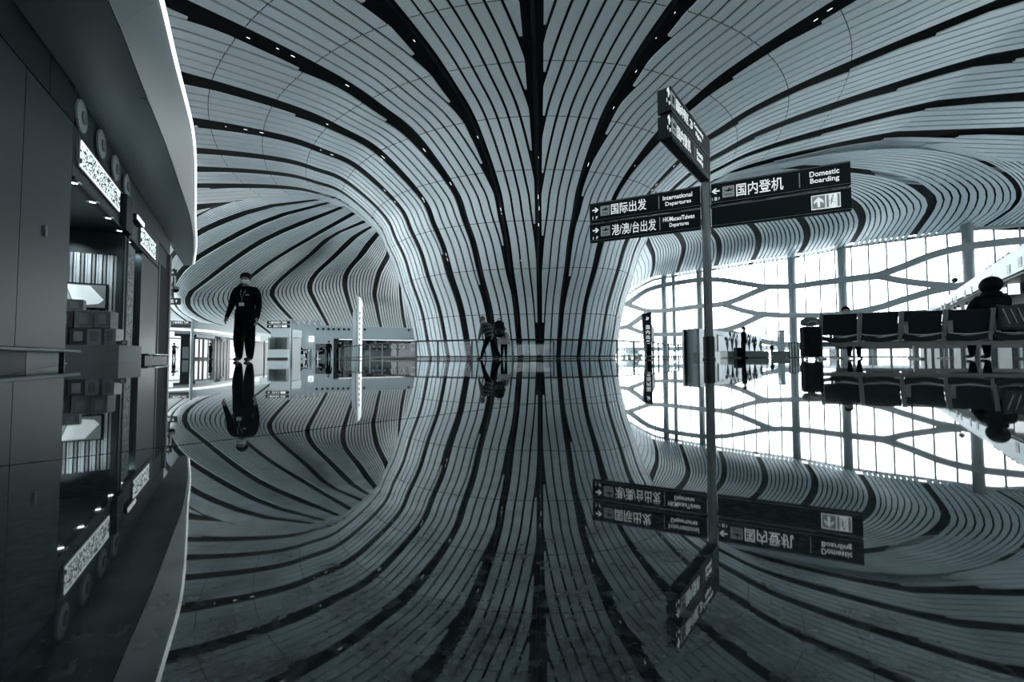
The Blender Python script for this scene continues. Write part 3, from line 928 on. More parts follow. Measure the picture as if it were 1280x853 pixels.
# adult and child in front of the railing
ap = at(613, 449, 15.2)
A = person('person', 'adult in a striped hooded puffer jacket leaning over while striding beside a child', (ap.x - .02, 15.2, 0), math.radians(236), 1.68, lean=24, side=4, head=14, headyaw=-10,
           thigh=(26, -22), knee=(8, 12), spread=4, arms=((34, 14, 6), (-22, 24, 10)), bulk=1.22, mats={'top': M['puffer']})
hair(A, .112, 'puffer', 'hood', grow=1.25)
for i in range(7):
    zz = .02 + i * .072
    rx, ry = .205 - .012 * abs(i - 4), .165 - .01 * abs(i - 4)
    MB().tube([torso_pt(A, rx * math.cos(a), ry * math.sin(a), zz) for a in [math.radians(t) for t in range(0, 361, 20)]], .028, 6).build('jacket_quilting', M['stripe_d'] if i % 2 else M['stripe_l'], A['root'], True)
ar = A['root']
cp = at(630, 449, 14.9)
K = person('person', 'child in a pale grey coat and dark hat standing beside the leaning adult', (cp.x, 14.9, 0), math.radians(170), 1.12, head=4, thigh=(2, -3), knee=(2, 4), arms=((6, 14, 14), (4, 14, 10)), bulk=1.32,
           mats={'top': M['palecoat']})
hair(K, .112, 'black', 'knitted_hat', grow=1.0)
MB().lathe([(.01, -.03), (.032, -.012), (.032, .012), (.01, .03)], K['cen'] + K['up'] * .1, 10).build('hat_bobble', M['black'], K['root'], True)
MB().lathe([(.15, 0), (.165, .02), (.15, .16), (.135, .24)], torso_pt(K, 0, 0, -.1), 16, 1.15, .9).build('coat_skirt', M['palecoat'], K['root'], True)
for sx in (1, -1):
    MB().tube([torso_pt(K, sx * .09, .12, .52), torso_pt(K, sx * .1, .19, .4), torso_pt(K, sx * .09, .18, .2)], 1, sq=(.03, .015)).build('backpack_strap', M['black'], K['root'])
# shoulder bag between them
bg_ = thing('backpack', 'round black backpack hanging from the leaning adult beside the child', 'bag', tuple(at(624, 411, 14.62)))
b0 = Vector(bg_.location)
bb_ = MB().lathe([(.05, -.30), (.15, -.27), (.19, -.12), (.19, .08), (.16, .22), (.06, .28)], (0, 0, 0), 16, 1, .62)
bb_.build('body', M['black'], bg_, True)
MB().lathe([(.04, -.14), (.12, -.12), (.13, .02), (.06, .06)], (0, -.1, -.08), 12, 1, .5).build('front_pocket', M['dark'], bg_, True)
MB().tube([(-.05, 0, .26), (-.05, 0, .34), (.05, 0, .34), (.05, 0, .26)], .012, 6).build('handle', M['dark'], bg_, True)
MB().tube([(-.1, .09, .22), (-.2, .12, .26), (-.26, .14, .2), (-.2, .13, -.05), (-.12, .1, -.22)], 1, sq=(.05, .012)).build('strap', M['dark'], bg_)

# ------------------------------------------------------------------ shop front on the left
def emat(name, col, s):
    return mat(name, (col[0] * .5, col[1] * .5, col[2] * .5), .5, emit=col, estr=s)
M['lamp'] = emat('lamp_glow', (.9, .98, 1), 8.0)
M['cove'] = emat('cove_light', (.9, .98, 1), 1.3)
M['screen'] = emat('screen_glow', (.86, .97, 1), .3)
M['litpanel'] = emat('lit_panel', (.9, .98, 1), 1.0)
def lattice_mat(name, lit, scale):
    m = bpy.data.materials.new(name); m.use_nodes = True
    nt = m.node_tree; b = nt.nodes['Principled BSDF']; L = nt.links.new
    tc = nt.nodes.new('ShaderNodeTexCoord')
    mp = nt.nodes.new('ShaderNodeMapping'); mp.inputs['Scale'].default_value = (scale, scale, scale)
    vo = nt.nodes.new('ShaderNodeTexWhiteNoise')
    sn = nt.nodes.new('ShaderNodeVectorMath'); sn.operation = 'FLOOR'
    L(tc.outputs['UV'], mp.inputs[0]); L(mp.outputs[0], sn.inputs[0]); L(sn.outputs[0], vo.inputs['Vector'])
    r = nt.nodes.new('ShaderNodeMapRange'); r.inputs['From Min'].default_value = .44; r.inputs['From Max'].default_value = .5
    L(vo.outputs['Value'], r.inputs['Value'])
    x = nt.nodes.new('ShaderNodeMix'); x.data_type = 'RGBA'
    x.inputs[6].default_value = (.01, .018, .022, 1); x.inputs[7].default_value = (.7, .78, .8, 1) if lit else (.16, .2, .21, 1)
    L(r.outputs[0], x.inputs[0]); L(x.outputs[2], b.inputs['Base Color'])
    if lit:
        L(x.outputs[2], b.inputs['Emission Color']); b.inputs['Emission Strength'].default_value = 1.1
    b.inputs['Roughness'].default_value = .5
    return m
M['lattice_lit'] = lattice_mat('backlit_fretwork', True, 1)
M['lattice'] = lattice_mat('fretwork_panel', False, 1)

S1a, S1b = Vector((-5.56, 4.6, 0)), Vector((-6.4, 6.07, 0))
e1 = (S1b - S1a).normalized(); n1 = Vector((e1.y, -e1.x, 0))       # towards the hall
e2 = Vector((-.533, .846, 0)).normalized(); n2 = Vector((e2.y, -e2.x, 0))
O2 = S1b
def W1(q, k, z): p = S1b + e1 * q - n1 * k; return Vector((p.x, p.y, z))
def W2(q, k, z): p = O2 + e2 * q - n2 * k; return Vector((p.x, p.y, z))
def on_w2(px, py, k=0.0):
    p = on_plane(px, py, O2 - n2 * k, n2); d = p - O2
    return d.dot(e2), p.z
def slab(Wf, q0, q1, k0, k1, z0, z1):
    a = [Wf(q0, k0, z0), Wf(q1, k0, z0), Wf(q1, k1, z0), Wf(q0, k1, z0)]
    return MB().hexa(a, [Vector((p.x, p.y, z1)) for p in a])

wall_left = slab(W1, -16, -.02, .06, .4, 0, 4.6).build('wall_left', M['black']); tag(wall_left, kind='structure')
PWD = 1.385
for i in range(7):
    a, b = -PWD * (i + 1), -PWD * i
    slab(W1, a + .008, b - .008, 0, .05, .2, 3.49).build('wall_panel', M['darkpanel'], wall_left)
    slab(W1, a + .008 + .6, b - .008 + .6 if i else -.02, 0, .05, 3.51, 4.05).build('wall_panel', M['dark'], wall_left)
slab(W1, -.02, 0, -.001, .4, 0, 4.05).build('corner_trim', M['darkpanel'], wall_left)
slab(W1, -1.16, -.26, -.02, .05, 0, .15).build('kick_plate', M['mid'], wall_left)
slab(W1, -9, -1.18, -.02, .05, 0, .15).build('kick_plate', M['dark'], wall_left)
sw_q = on_plane(55, 289, S1b, n1); qq = (sw_q - S1b).dot(e1)
sw = slab(W1, qq - .03, qq + .03, -.025, 0, sw_q.z - .07, sw_q.z + .07).build('wall_switch', M['mid'], bevel=.004)
tag(sw, 'small pale wall switch plate on the dark panelled wall beside the shop', 'switch')
bump = thing('wall_bumper', 'long silver bumper rail near the floor along the dark panelled wall', 'rail', tuple(W1(-.5, 0, 0)))
put('rail', MB().tube([W1(-9, -.13, .165), W1(.08, -.13, .165)], .022, 10), M['silver'], bump, smooth=True)
for q in (-.6, -2.2, -3.8, -5.4): put('bracket', slab(W1, q - .02, q + .02, -.13, .0, .15, .18), M['dark'], bump)

# ---- shop unit
shop = thing('shop_unit', 'dark shop front with backlit fretwork signs under the curved canopy', 'shop', tuple(O2))
QE = 7.35
def box_p(name, q0, q1, k0, k1, z0, z1, m, par=None, **k):
    return put(name, slab(W2, q0, q1, k0, k1, z0, z1), m, par or shop, **k)
box_p('sign_box', .02, QE, .0, .9, 2.7, 3.48, M['darkpanel'])
box_p('upper_band', .02, 9.6, .02, .4, 3.52, 4.05, M['darkpanel'])
box_p('sign_lip', .02, QE, -.03, .05, 2.68, 2.73, M['dark'])
box_p('soffit_panel', .05, QE, .9, 4.2, 2.66, 2.74, M['mid'])
box_p('header', .05, 3.4, .9, 1.0, 2.15, 2.68, M['dark'])
box_p('partition', 3.3, 3.4, .0, 4.2, 0, 2.7, M['dark'])
box_p('back_wall', -2.5, 3.3, 4.2, 4.3, 0, 2.7, M['dark'])
box_p('side_wall', -2.6, -2.5, .4, 4.2, 0, 2.7, M['dark'])
box_p('door_jamb', 3.28, 3.6, .03, .12, 0, 2.68, M['dark'])
box_p('jamb_trim', 3.56, 3.6, -.01, .03, 0, 2.68, M['mid'])
box_p('pier', 5.0, 7.35, .0, .5, 0, 2.7, M['darkpanel'])
box_p('pier', 4.72, 5.0, .12, .5, 0, 2.7, M['dark'])
box_p('end_wall', 7.45, 9.6, .05, .45, 0, 3.52, M['dark'])
box_p('door_frame', 7.38, 7.5, -.02, .1, 0, 2.9, M['mid'])
box_p('door_frame', 9.3, 9.6, -.04, .1, 0, 3.5, M['mid'])
box_p('door_leaf', 7.6, 9.2, .0, .06, 0, 2.9, M['black'])
# ribbed partition behind the screen
for i in range(30):
    kk = .12 + i * .055
    dpt = (.012, .03, .02)[i % 3]
    box_p('rib', 3.3 - dpt - .01, 3.3, kk, kk + (.034, .046, .028)[i % 3], .9, 2.2, M['grey'] if i % 3 else M['mid'])
def uv_quad(name, P, m, par, th=.02, cell=(60, 12)):
    """flat panel with uv cells for the fretwork"""
    n = (P[1] - P[0]).cross(P[3] - P[0]).normalized()
    me = bpy.data.meshes.new(name)
    v = [p for p in P] + [p - n * th for p in P]
    me.from_pydata([tuple(p) for p in v], [], [(0, 1, 2, 3), (7, 6, 5, 4), (0, 4, 5, 1), (1, 5, 6, 2), (2, 6, 7, 3), (3, 7, 4, 0)])
    uv = me.uv_layers.new(name='UVMap'); cc = [(0, 0), (cell[0], 0), (cell[0], cell[1]), (0, cell[1])]
    for li, l in enumerate(me.loops):
        uv.data[li].uv = cc[l.vertex_index % 4]
    me.materials.append(m)
    o = bpy.data.objects.new(name, me); C.objects.link(o); o.parent = par
    o.matrix_parent_inverse = parent_world(par).inverted()
    return o
def lit_sign(x0, x1, yt0, yb0, yt1, yb1, cells, label):
    q0, zt0 = on_w2(x0, yt0); _, zb0 = on_w2(x0, yb0); q1, zt1 = on_w2(x1, yt1); _, zb1 = on_w2(x1, yb1)
    zt, zb_ = (zt0 + zt1) / 2, (zb0 + zb1) / 2
    fr = box_p('sign_frame', q0 - .05, q1 + .05, -.03, 0, zb_ - .04, zt + .04, M['mid'])
    o = uv_quad('fretwork_panel', [W2(q0, -.04, zb_), W2(q1, -.04, zb_), W2(q1, -.04, zt), W2(q0, -.04, zt)], M['lattice_lit'], shop, .02, cells)
    o['label'] = label
    for z in (zb_, zt): box_p('sign_light_edge', q0, q1, -.045, -.02, z - .012, z + .012, M['litpanel'])
    return q0, q1, zb_, zt
s1 = lit_sign(97.5, 147, 175, 205, 241, 266, (64, 14), 'long backlit fretwork sign above the shop opening')
lit_sign(174.5, 192.5, 282, 303.5, 308, 325.5, (34, 12), 'shorter backlit fretwork sign at the end of the shop')
box_p('sign_block', s1[1] + .25, s1[1] + .8, -.10, 0, 2.68, 3.4, M['dark'])
box_p('relief_panel', .12, s1[0] - .1, -.02, 0, s1[2], s1[3] + .02, M['mid'])
qa, zt = on_w2(162, 267); qb, zb_ = on_w2(171, 283)
box_p('lightbox_arm', qa, qb, -.12, 0, zb_ - .02, zt + .02, M['dark'])
lb = box_p('lightbox', qa, qb, -.14, -.12, zb_, zt, M['litpanel'])
text('茶', M['sign'], lb, W2((qa + qb) / 2, -.143, (zb_ + zt) / 2), e2, UP, None, (zt - zb_) * .6, .01)
for x, y in ((100, 145), (125, 180), (143, 210), (157, 232)):
    q, z = on_w2(x, y); c = W2(q, -.0, 0); c.z = z
    R = .24
    pr = [(R * math.cos(math.radians(t)), R * math.sin(math.radians(t))) for t in range(0, 360, 15)]
    d = put('medallion', MB().prism(pr, n2 * .03, c, e2, UP), M['grey'], shop)
    sub('medallion_boss', MB().prism([(p * .42, w_ * .42) for p, w_ in pr], n2 * .02, c + n2 * .03 + e2 * .05, e2, UP), M['mid'], d)
for x, y in ((93, 228), (116, 252), (135.5, 272), (149.5, 288), (160.5, 302), (170, 314), (178.5, 324)):
    c = on_z(x, y, 2.695)
    d = put('downlight', MB().lathe([(.085, -.012), (.085, 0)], c, 16), M['silver'], shop)
    sub('bulb', MB().lathe([(.04, -.016), (.04, -.012)], c, 12), M['lamp'], d)
for q, kk in ((1.0, 2.1), (2.0, 1.6), (2.6, 2.6), (1.6, 3.0)):
    c = W2(q, kk, 2.64)
    d = put('downlight', MB().lathe([(.07, -.012), (.07, .02)], c, 12), M['silver'], shop); sub('bulb', MB().lathe([(.04, -.02), (.04, -.012)], c, 10), M['lamp'], d)
def lamp(name, loc, power, parent, r=.04):
    l = bpy.data.lights.new(name, 'SPOT'); l.energy = power; l.shadow_soft_size = r; l.color = (.9, .98, 1); l.spot_size = 2.2; l.spot_blend = .6
    o = bpy.data.objects.new(name, l); C.objects.link(o); o.parent = parent
    o.matrix_parent_inverse = parent_world(parent).inverted(); o.location = loc
    return o
for q, kk in ((2.55, .45), (2.6, 1.2), (2.5, 2.0), (1.6, 1.2), (2.9, .8)): lamp('shop_lamp', W2(q, kk, 2.6), 60, shop)
for x, y in ((93, 228), (116, 252), (135.5, 272), (149.5, 288), (160.5, 302), (170, 314), (178.5, 324)): lamp('front_lamp', on_z(x, y, 2.66), 14, shop)
# fretwork door panel
dp = box_p('door_panel', 3.66, 4.7, .08, .16, 0, 2.66, M['mid'])
uv_quad('fretwork_panel', [W2(3.82, .07, .55), W2(4.55, .07, .55), W2(4.55, .07, 2.5), W2(3.82, .07, 2.5)], M['lattice'], shop, .02, (13, 40))
box_p('door_panel_inset', 3.82, 4.55, .06, .08, .1, .45, M['mid'])
# television on the ribbed partition
tv0, tv1 = .0, 0
def on_part(px, py):
    nn = e2; p = on_plane(px, py, W2(3.24, 0, 0), nn); return -(p - O2).dot(n2), p.z
ka, z1_ = on_part(135.5, 356); kb, z0_ = on_part(77, 385)
z1_ = max(z1_, z0_ + .4)
tvt = thing('television', 'wide television on the ribbed shop wall showing an open book', 'television', tuple(W2(3.2, (ka + kb) / 2, z0_)))
put('frame', slab(W2, 3.2, 3.27, ka, kb + .35, z0_, z1_), M['black'], tvt)
put('wall_mount', slab(W2, 3.25, 3.35, ka + .3, kb, z0_ + .1, z1_ - .1), M['black'], tvt)
put('screen', slab(W2, 3.195, 3.2, ka + .03, kb + .32, z0_ + .03, z1_ - .03), M['mid'], tvt)
def tp(u, w_): return W2(3.19, lerp(kb + .0, ka + .04, u), lerp(z0_ + .04, z1_ - .04, w_))
pg = put('picture_book', MB().add([tp(.10, .98), tp(.65, .97), tp(.98, .35), tp(.86, .15), tp(.31, .02)], [(0, 1, 2, 3, 4)]), M['screen'], tvt)
put('picture_page', MB().add([tp(.01, .86), tp(.07, .98), tp(.28, .02), tp(.17, .02)], [(0, 1, 2, 3)]), M['grey'], tvt)
# plinth and gift boxes
M['giftbox'] = mat('gift_box_card', tint(.13), .5, noise=(14, .5))
M['giftdark'] = mat('gift_box_dark', tint(.03), .5, noise=(14, .5))
M['gifttin'] = mat('gift_tin', tint(.2), .35, noise=(10, .4))
pq = on_z(98, 451, 0.0); 
# plinth laid square to the shop front; its near corner stands where the dark and pale faces meet
dq = (at(98, 450, 7.6) - O2).dot(e2); dk = -(at(98, 450, 7.6) - O2).dot(n2)
pc = Vector((at(98, 450, 7.6).x, 7.6, 0))
al = math.radians(18)
ux_ = Vector((math.cos(al), math.sin(al), 0)); uy_ = Vector((-math.sin(al), math.cos(al), 0))
def PL(u, v_, z): return pc + ux_ * u + uy_ * v_ + UP * z
PH = .31
plinth = MB().hexa([PL(-.55, 0, 0), PL(.58, 0, 0), PL(.58, .8, 0), PL(-.55, .8, 0)], [PL(-.55, 0, PH), PL(.58, 0, PH), PL(.58, .8, PH), PL(-.55, .8, PH)]).build('display_plinth', M['mid'])
tag(plinth, 'low grey display plinth inside the shop stacked with gift boxes', 'plinth')
def gift(u, v_, z, w_, d_, h_, m, label, tilt=0, mark=True):
    t = thing('gift_box', label, 'box', tuple(PL(u, v_, z)), al + tilt, 'gift boxes on the plinth')
    MB().box(0, 0, h_ / 2, w_, d_, h_).build('carton', m, t, bevel=.006)
    if mark:
        MB().box(0, -d_ / 2 - .003, h_ * .55, w_ * .5, .004, h_ * .6).build('printed_label', M['gifttin'] if m is not M['gifttin'] else M['giftbox'], t)
        MB().box(0, 0, h_ + .003, w_ * .9, d_ * .15, .006).build('ribbon', M['dark'], t)
    return t
gift(-.40, .35, PH, .26, .3, .30, M['giftdark'], 'dark gift box at the bottom far left of the pile')
gift(-.12, .35, PH, .26, .3, .30, M['giftdark'], 'dark gift box in the bottom row beside the pale boxes')
gift(-.36, .35, PH + .312, .3, .3, .30, M['giftdark'], 'dark gift box of the second layer at the left end')
gift(-.05, .35, PH + .312, .27, .3, .33, M['giftbox'], 'pale patterned box on the second layer, left one of two')
gift(.24, .30, PH + .312, .24, .26, .32, M['giftbox'], 'pale patterned box on the second layer, right one of two')
gift(.13, .3, PH, .2, .3, .295, M['gifttin'], 'pale tin box standing under the patterned boxes')
gift(.35, .32, PH, .18, .26, .31, M['gifttin'], 'pale tin box at the right end of the bottom row')
gift(-.25, .35, PH + .625, .24, .2, .22, M['giftbox'], 'single carton on the very top of the gift box pile', .3)
gift(.53, .3, PH, .09, .3, .09, M['giftdark'], 'flat slanted box lying at the right end of the plinth', .35)

# second bumper beside the far pier
b2 = thing('wall_bumper', 'short silver bumper rail at the foot of the far shop pier', 'rail', tuple(W2(6.5, 0, 0)))
put('rail', MB().tube([W2(5.1, -.16, .17), W2(8.6, -.16, .17)], .022, 8), M['silver'], b2, smooth=True)
put('kick_plate', slab(W2, 5.1, 8.6, -.1, -.02, .0, .13), M['dark'], b2)
for q in (5.3, 6.8, 8.3): put('bracket', slab(W2, q - .02, q + .02, -.16, 0, .13, .18), M['dark'], b2)

# ------------------------------------------------------------------ curved canopy
CZ = 4.05
so = [on_z(x, y, CZ) for x, y in ((135, 0), (152, 39), (180, 113), (208, 183), (226, 236), (237, 270), (241.5, 300), (241, 321), (236.5, 348), (228, 363))]
so = [so[0] + (so[0] - so[1]).normalized() * 9, so[0] + (so[0] - so[1]).normalized() * 4] + so
d_ = [catmull(so, k / 5) for k in range((len(so) - 1) * 5 + 1)]
d_ = [p for p in d_ if (p - S1b).dot(e1) < 0 or (p - O2).dot(n2) > .15]        # ends where it meets the wall line
wv = []; wf = []; N_ = len(d_)
def wall_line(p):
    """nearest point of the shop wall line"""
    if (p - S1b).dot(e1) < 0:
        q = (p - S1b).dot(e1); return Vector((*(S1b + e1 * q - n1 * .1).xy, CZ))
    q = (p - O2).dot(e2); return Vector((*(O2 + e2 * q - n2 * .1).xy, CZ))
out = []
for i, p in enumerate(d_):
    t = d_[min(i + 1, N_ - 1)] - d_[max(i - 1, 0)]; t.z = 0; t.normalize()
    nn = Vector((t.y, -t.x, 0))
    if nn.dot(n1) < 0 and i < N_ * .75: nn = -nn
    fr_ = 1 - .8 * sstep((i / (N_ - 1) - .52) / .3)
    out.append(p + nn * .36 * fr_ + UP * (.5 * fr_))
can = MB()
v = []
for p, o_ in zip(d_, out):
    wl_ = wall_line(p)
    v += [wl_, p.lerp(wl_, .5) + UP * .0, p, o_, Vector((o_.x, o_.y, o_.z + .06)), Vector((wl_.x, wl_.y, CZ + .56))]
f = []
for i in range(N_ - 1):
    for j in range(5): f.append((i * 6 + j, i * 6 + j + 1, (i + 1) * 6 + j + 1, (i + 1) * 6 + j))
canopy = obj('canopy', v, f, M['soffit'])
canopy.data.materials.append(M['fascia'])
for i, p in enumerate(canopy.data.polygons): p.material_index = 1 if i % 5 >= 2 else 0
tag(canopy, 'long grey canopy with a curved outer edge above the shop', 'canopy')
MB().tube([o_ + UP * .03 for o_ in out], 1, sq=(.07, .07)).build('edge_light', M['cove'], canopy)
MB().tube([p - UP * .003 for p in d_], 1, sq=(.02, .012)).build('edge_bead', M['grey'], canopy)
for x, y in ((181, 125), (236, 300)):
    c = on_z(x, y, CZ - .005); MB().lathe([(.05, -.01), (.05, .01)], c, 12).build('recessed_spot', M['silver'], canopy)
# hanging pictogram signs and camera under the canopy's far end
def hang_sign(x0, y0, x1, y1, d, label, txt):
    a, b = at(x0, y1, d), at(x1, y0, d)
    t = thing('hanging_sign', label, 'sign', ((a.x + b.x) / 2, d, a.z))
    put('panel', MB().box((a.x + b.x) / 2, d, (a.z + b.z) / 2, b.x - a.x, .1, b.z - a.z), M['sign'], t)
    text(txt, M['signlit'], t, ((a.x + b.x) / 2, d - .056, (a.z + b.z) / 2), (1, 0, 0), UP, (b.x - a.x) * .8, (b.z - a.z) * .6, .01)
    put('hanger', MB().tube([((a.x + b.x) / 2, d, b.z), ((a.x + b.x) / 2, d, CZ)], .02, 6), M['dark'], t)
hang_sign(206, 337, 220, 345, 17, 'small dark hanging sign under the far end of the canopy, upper of two', '出口 →')
hang_sign(207, 373, 225, 381, 18.5, 'small dark hanging sign lower down behind the dome camera', '登机 ↑')
c = on_z(219, 357, CZ); c = at(219, 361, 19)
cct = thing('security_camera', 'dome security camera hanging below the far end of the canopy', 'camera', (c.x, 19, c.z))
MB().lathe([(.03, 0), (.16, -.02), (.17, -.12), (.15, -.14)][::-1], (0, 0, .1), 16).build('housing', M['grey'], cct, True)
MB().lathe([(.02, -.16), (.08, -.14), (.13, -.08), (.145, 0)], (0, 0, -.02), 16).build('dome', M['black'], cct, True)
put('stalk', MB().tube([(c.x, 19, c.z + .1), (c.x, 19, CZ + .02)], .03, 8), M['grey'], cct)

# ------------------------------------------------------------------ far left: second shop row
def quad_wall(p0, p1, z0, z1, th, n):
    a = [Vector((*p0, z0)), Vector((*p1, z0)), Vector((*p1, z0)) + Vector(n) * th, Vector((*p0, z0)) + Vector(n) * th]
    return MB().hexa(a, [Vector((p.x, p.y, z1)) for p in a])
far = thing('shop_building', 'distant shop building with a curved pale fascia and bright light line', 'building', (-38, 50, 0))
fp = [Vector((gx(px, d), d, 0)) for px, d in ((170, 41), (190, 43), (207, 44.8), (225, 46), (242, 47.2), (262, 50), (280, 54), (300, 60), (318, 66), (338, 74))]
fd = [catmull(fp, k / 3) for k in range((len(fp) - 1) * 3 + 1)]
def ribbon(pts, z0, z1, off):
    mb = MB(); v = []; f = []
    for i, p in enumerate(pts):
        t = pts[min(i + 1, len(pts) - 1)] - pts[max(i - 1, 0)]; t.normalize(); n = Vector((t.y, -t.x, 0))
        v += [p + n * off + UP * z0, p + n * off + UP * z1, p - n * .3 + UP * z1, p - n * .3 + UP * z0]
    for i in range(len(pts) - 1):
        for j in range(4): f.append((i * 4 + j, i * 4 + (j + 1) % 4, (i + 1) * 4 + (j + 1) % 4, (i + 1) * 4 + j))
    f += [(0, 1, 2, 3), tuple(len(pts) * 4 - 4 + j for j in (3, 2, 1, 0))]
    return mb.add(v, f)
put('fascia', ribbon(fd, 3.35, 4.15, .5), M['steelwhite'], far)
put('light_line', ribbon(fd, 3.12, 3.33, .55), M['cove'], far)
put('soffit_band', ribbon(fd, 2.75, 3.12, .35), M['grey'], far)
put('wall', ribbon(fd, 0, 2.75, -.1), M['dark'], far)
def far_panel(name, px0, px1, z0, z1, m, dd=0.0):
    """panel lying on the far shop wall between two photo columns"""
    def hit(px):
        r = ray(px, 440); best = None
        for i in range(len(fd) - 1):
            a, b = fd[i], fd[i + 1]
            den = r.x * (b.y - a.y) - r.y * (b.x - a.x)
            if abs(den) < 1e-9: continue
            t = (a.x * (b.y - a.y) - a.y * (b.x - a.x)) / den; s_ = (r.x * t - a.x) / (b.x - a.x) if abs(b.x - a.x) > 1e-6 else (r.y * t - a.y) / (b.y - a.y)
            if -.001 <= s_ <= 1.001: best = Vector((r.x * t, r.y * t, 0))
        return best
    a, b = hit(px0), hit(px1)
    t = (b - a).normalized(); n = Vector((t.y, -t.x, 0))
    return put(name, quad_wall((a + n * (.02 + dd)).xy, (b + n * (.02 + dd)).xy, z0, z1, .06, n), m, far)
far_panel('doorway', 211.5, 225, 0, 2.5, M['litpanel'])
far_panel('door_head', 211, 226, 2.2, 2.32, M['mid'], .06)
far_panel('door_bar', 212, 225, .95, 1.0, M['mid'], .06)
far_panel('notice_box', 226.5, 234, .1, 1.35, M['grey'], .3)
far_panel('lit_sign', 205, 214, 2.5, 2.95, M['litpanel'], .3)
far_panel('sign_band', 241, 264, 2.45, 2.9, M['steelwhite'], .3)
for px in (243.5, 248.5, 255): far_panel('display_panel', px, px + 3, .25, 2.25, M['litpanel'])
far_panel('display_panel', 258.5, 262, .6, 2.2, M['screen'])
for px in (241.5, 247.3, 252.5, 258): far_panel('door_post', px, px + .8, 0, 2.4, M['mid'], .1)
for px in (267, 271, 275, 279, 283): far_panel('wall_rib', px, px + 1.6, 0, 2.5, M['mid'], .05)
c = at(276, 425, 54); put('round_sign', MB().prism([(.42 * math.cos(math.radians(t)), .3 * math.sin(math.radians(t))) for t in range(0, 360, 20)], (0, -.1, 0), (c.x + .8, 53.2, c.z), (1, 0, 0), UP), M['screen'], far)
far_panel('display_panel', 287, 293, .1, 2.5, M['litpanel'])

def gantry(x0, y0, x1, y1, xpost, d, label, rows_, split=None):
    a, b = at(x0, y1, d), at(x1, y0, d)
    px_ = gx(xpost, d)
    t = thing('gantry_sign', label, 'sign', (px_, d, 0))
    put('post', MB().tube([(px_, d, 0), (px_, d, b.z + .12)], .10, 10), M['steelwhite'], t, smooth=True)
    n = len(rows_); h = (b.z - a.z) / n
    xr = max(b.x, px_)
    for i, r in enumerate(rows_):
        zt = b.z - i * h
        o = put('sign_panel', MB().box((a.x + xr) / 2, d, zt - h / 2, xr - a.x, .16, h - .05), M['sign'], t)
        if r:
            text(r[0], M['signlit'], o, (lerp(a.x, b.x, .36), d - .085, zt - h / 2), (1, 0, 0), UP, (b.x - a.x) * .55, h * .55, .015)
            if len(r) > 1: text(r[1], M['signlit'], o, (lerp(a.x, b.x, .82), d - .085, zt - h / 2), (1, 0, 0), UP, (b.x - a.x) * .24, h * .5, .015)
gantry(215, 401.5, 238, 409.5, 239.8, 30, 'slim post with a two row dark sign at the far left', [('← 国内登机口', '登机'), None])
gantry(334.5, 401, 361, 410.5, 363.8, 30, 'slim post with a two row dark sign in front of the pale kiosk', [('→ 国内出发口', '登机'), ('← 出口', '—')])

# check counter under the second gantry sign
cc = thing('service_counter', 'pale service counter with a rounded hood under the gantry sign', 'counter', (gx(348, 33), 33.5, 0))
def cb(name, px0, px1, y0, y1, d0, d1, m, **k):
    a, b = at(px0, y1, d0), at(px1, y0, d0)
    return put(name, MB().hexa([(a.x, d0, max(a.z, 0)), (b.x, d0, max(a.z, 0)), (b.x, d1, max(a.z, 0)), (a.x, d1, max(a.z, 0))], [(a.x, d0, b.z), (b.x, d0, b.z), (b.x, d1, b.z), (a.x, d1, b.z)]), m, cc, **k)
cb('hood', 338, 362, 411, 422, 33, 35, M['steelwhite'], bevel=.06)
cb('side_wall', 358.5, 362, 422, 451, 33.2, 35, M['grey']); cb('back_wall', 336, 358.5, 422, 451, 34.6, 35, M['mid'])
cb('side_wall', 334.5, 337, 422, 451, 33.8, 35, M['grey'])
cb('front', 334, 359, 437, 451, 32.6, 33.2, M['steelwhite']); cb('plinth', 334, 359, 447.2, 451, 32.5, 32.6, M['dark'])
cb('lit_screen', 325, 336, 419, 427, 36, 36.1, M['screen']); cb('screen_post', 329, 331, 426, 451, 36, 36.1, M['mid'])

# ------------------------------------------------------------------ pale kiosk building
ki = thing('cafe_kiosk', 'long pale kiosk with a white upper band behind the railing', 'building', (-18, 47, 0))
K0, K1 = Vector((gx(365, 45), 45, 0)), Vector((gx(538, 51.9), 51.9, 0))
ku = (K1 - K0).normalized(); kn = Vector((ku.y, -ku.x, 0)); KL = (K1 - K0).length
def on_k(px, py, off=0.0):
    p = on_plane(px, py, K0 + kn * off, kn); return (p - K0).dot(ku), p.z
def kslab(name, q0, q1, z0, z1, f0, f1, m, par=None, **k):
    """f = distance in front of the kiosk face"""
    a = [K0 + ku * q0 + kn * f1, K0 + ku * q1 + kn * f1, K0 + ku * q1 + kn * f0, K0 + ku * q0 + kn * f0]
    return put(name, MB().hexa([Vector((p.x, p.y, z0)) for p in a], [Vector((p.x, p.y, z1)) for p in a]), m, par or ki, **k)
KT = on_k(440, 408)[1]
qsh = on_k(417, 430)[0]
zb1 = on_k(470, 424)[1]
kslab('front_wall', 0, qsh, 0, zb1, -.3, 0, M['white'])
kslab('upper_band', 0, KL, zb1, KT, -.3, 0, M['white'])
kslab('roof_slab', 0, KL, KT - .1, KT, -7, -.3, M['grey'])
kslab('side_wall', 0, .3, 0, KT, -7, -.3, M['grey'])
kslab('back_wall', qsh, KL, 0, zb1, -3.2, -3, M['mid'])
kslab('ceiling_slab', qsh, KL, zb1 - .05, zb1 + .05, -3, -.3, M['grey'])
kslab('light_strip', qsh + .6, KL - .5, zb1 - .12, zb1 - .06, -.6, -.4, M['cove'])
kslab('counter', qsh + .8, KL - .2, 0, 1.0, -1.2, -.7, M['mid'])
kslab('end_pier', KL - .25, KL, 0, zb1, -.3, 0, M['grey'])
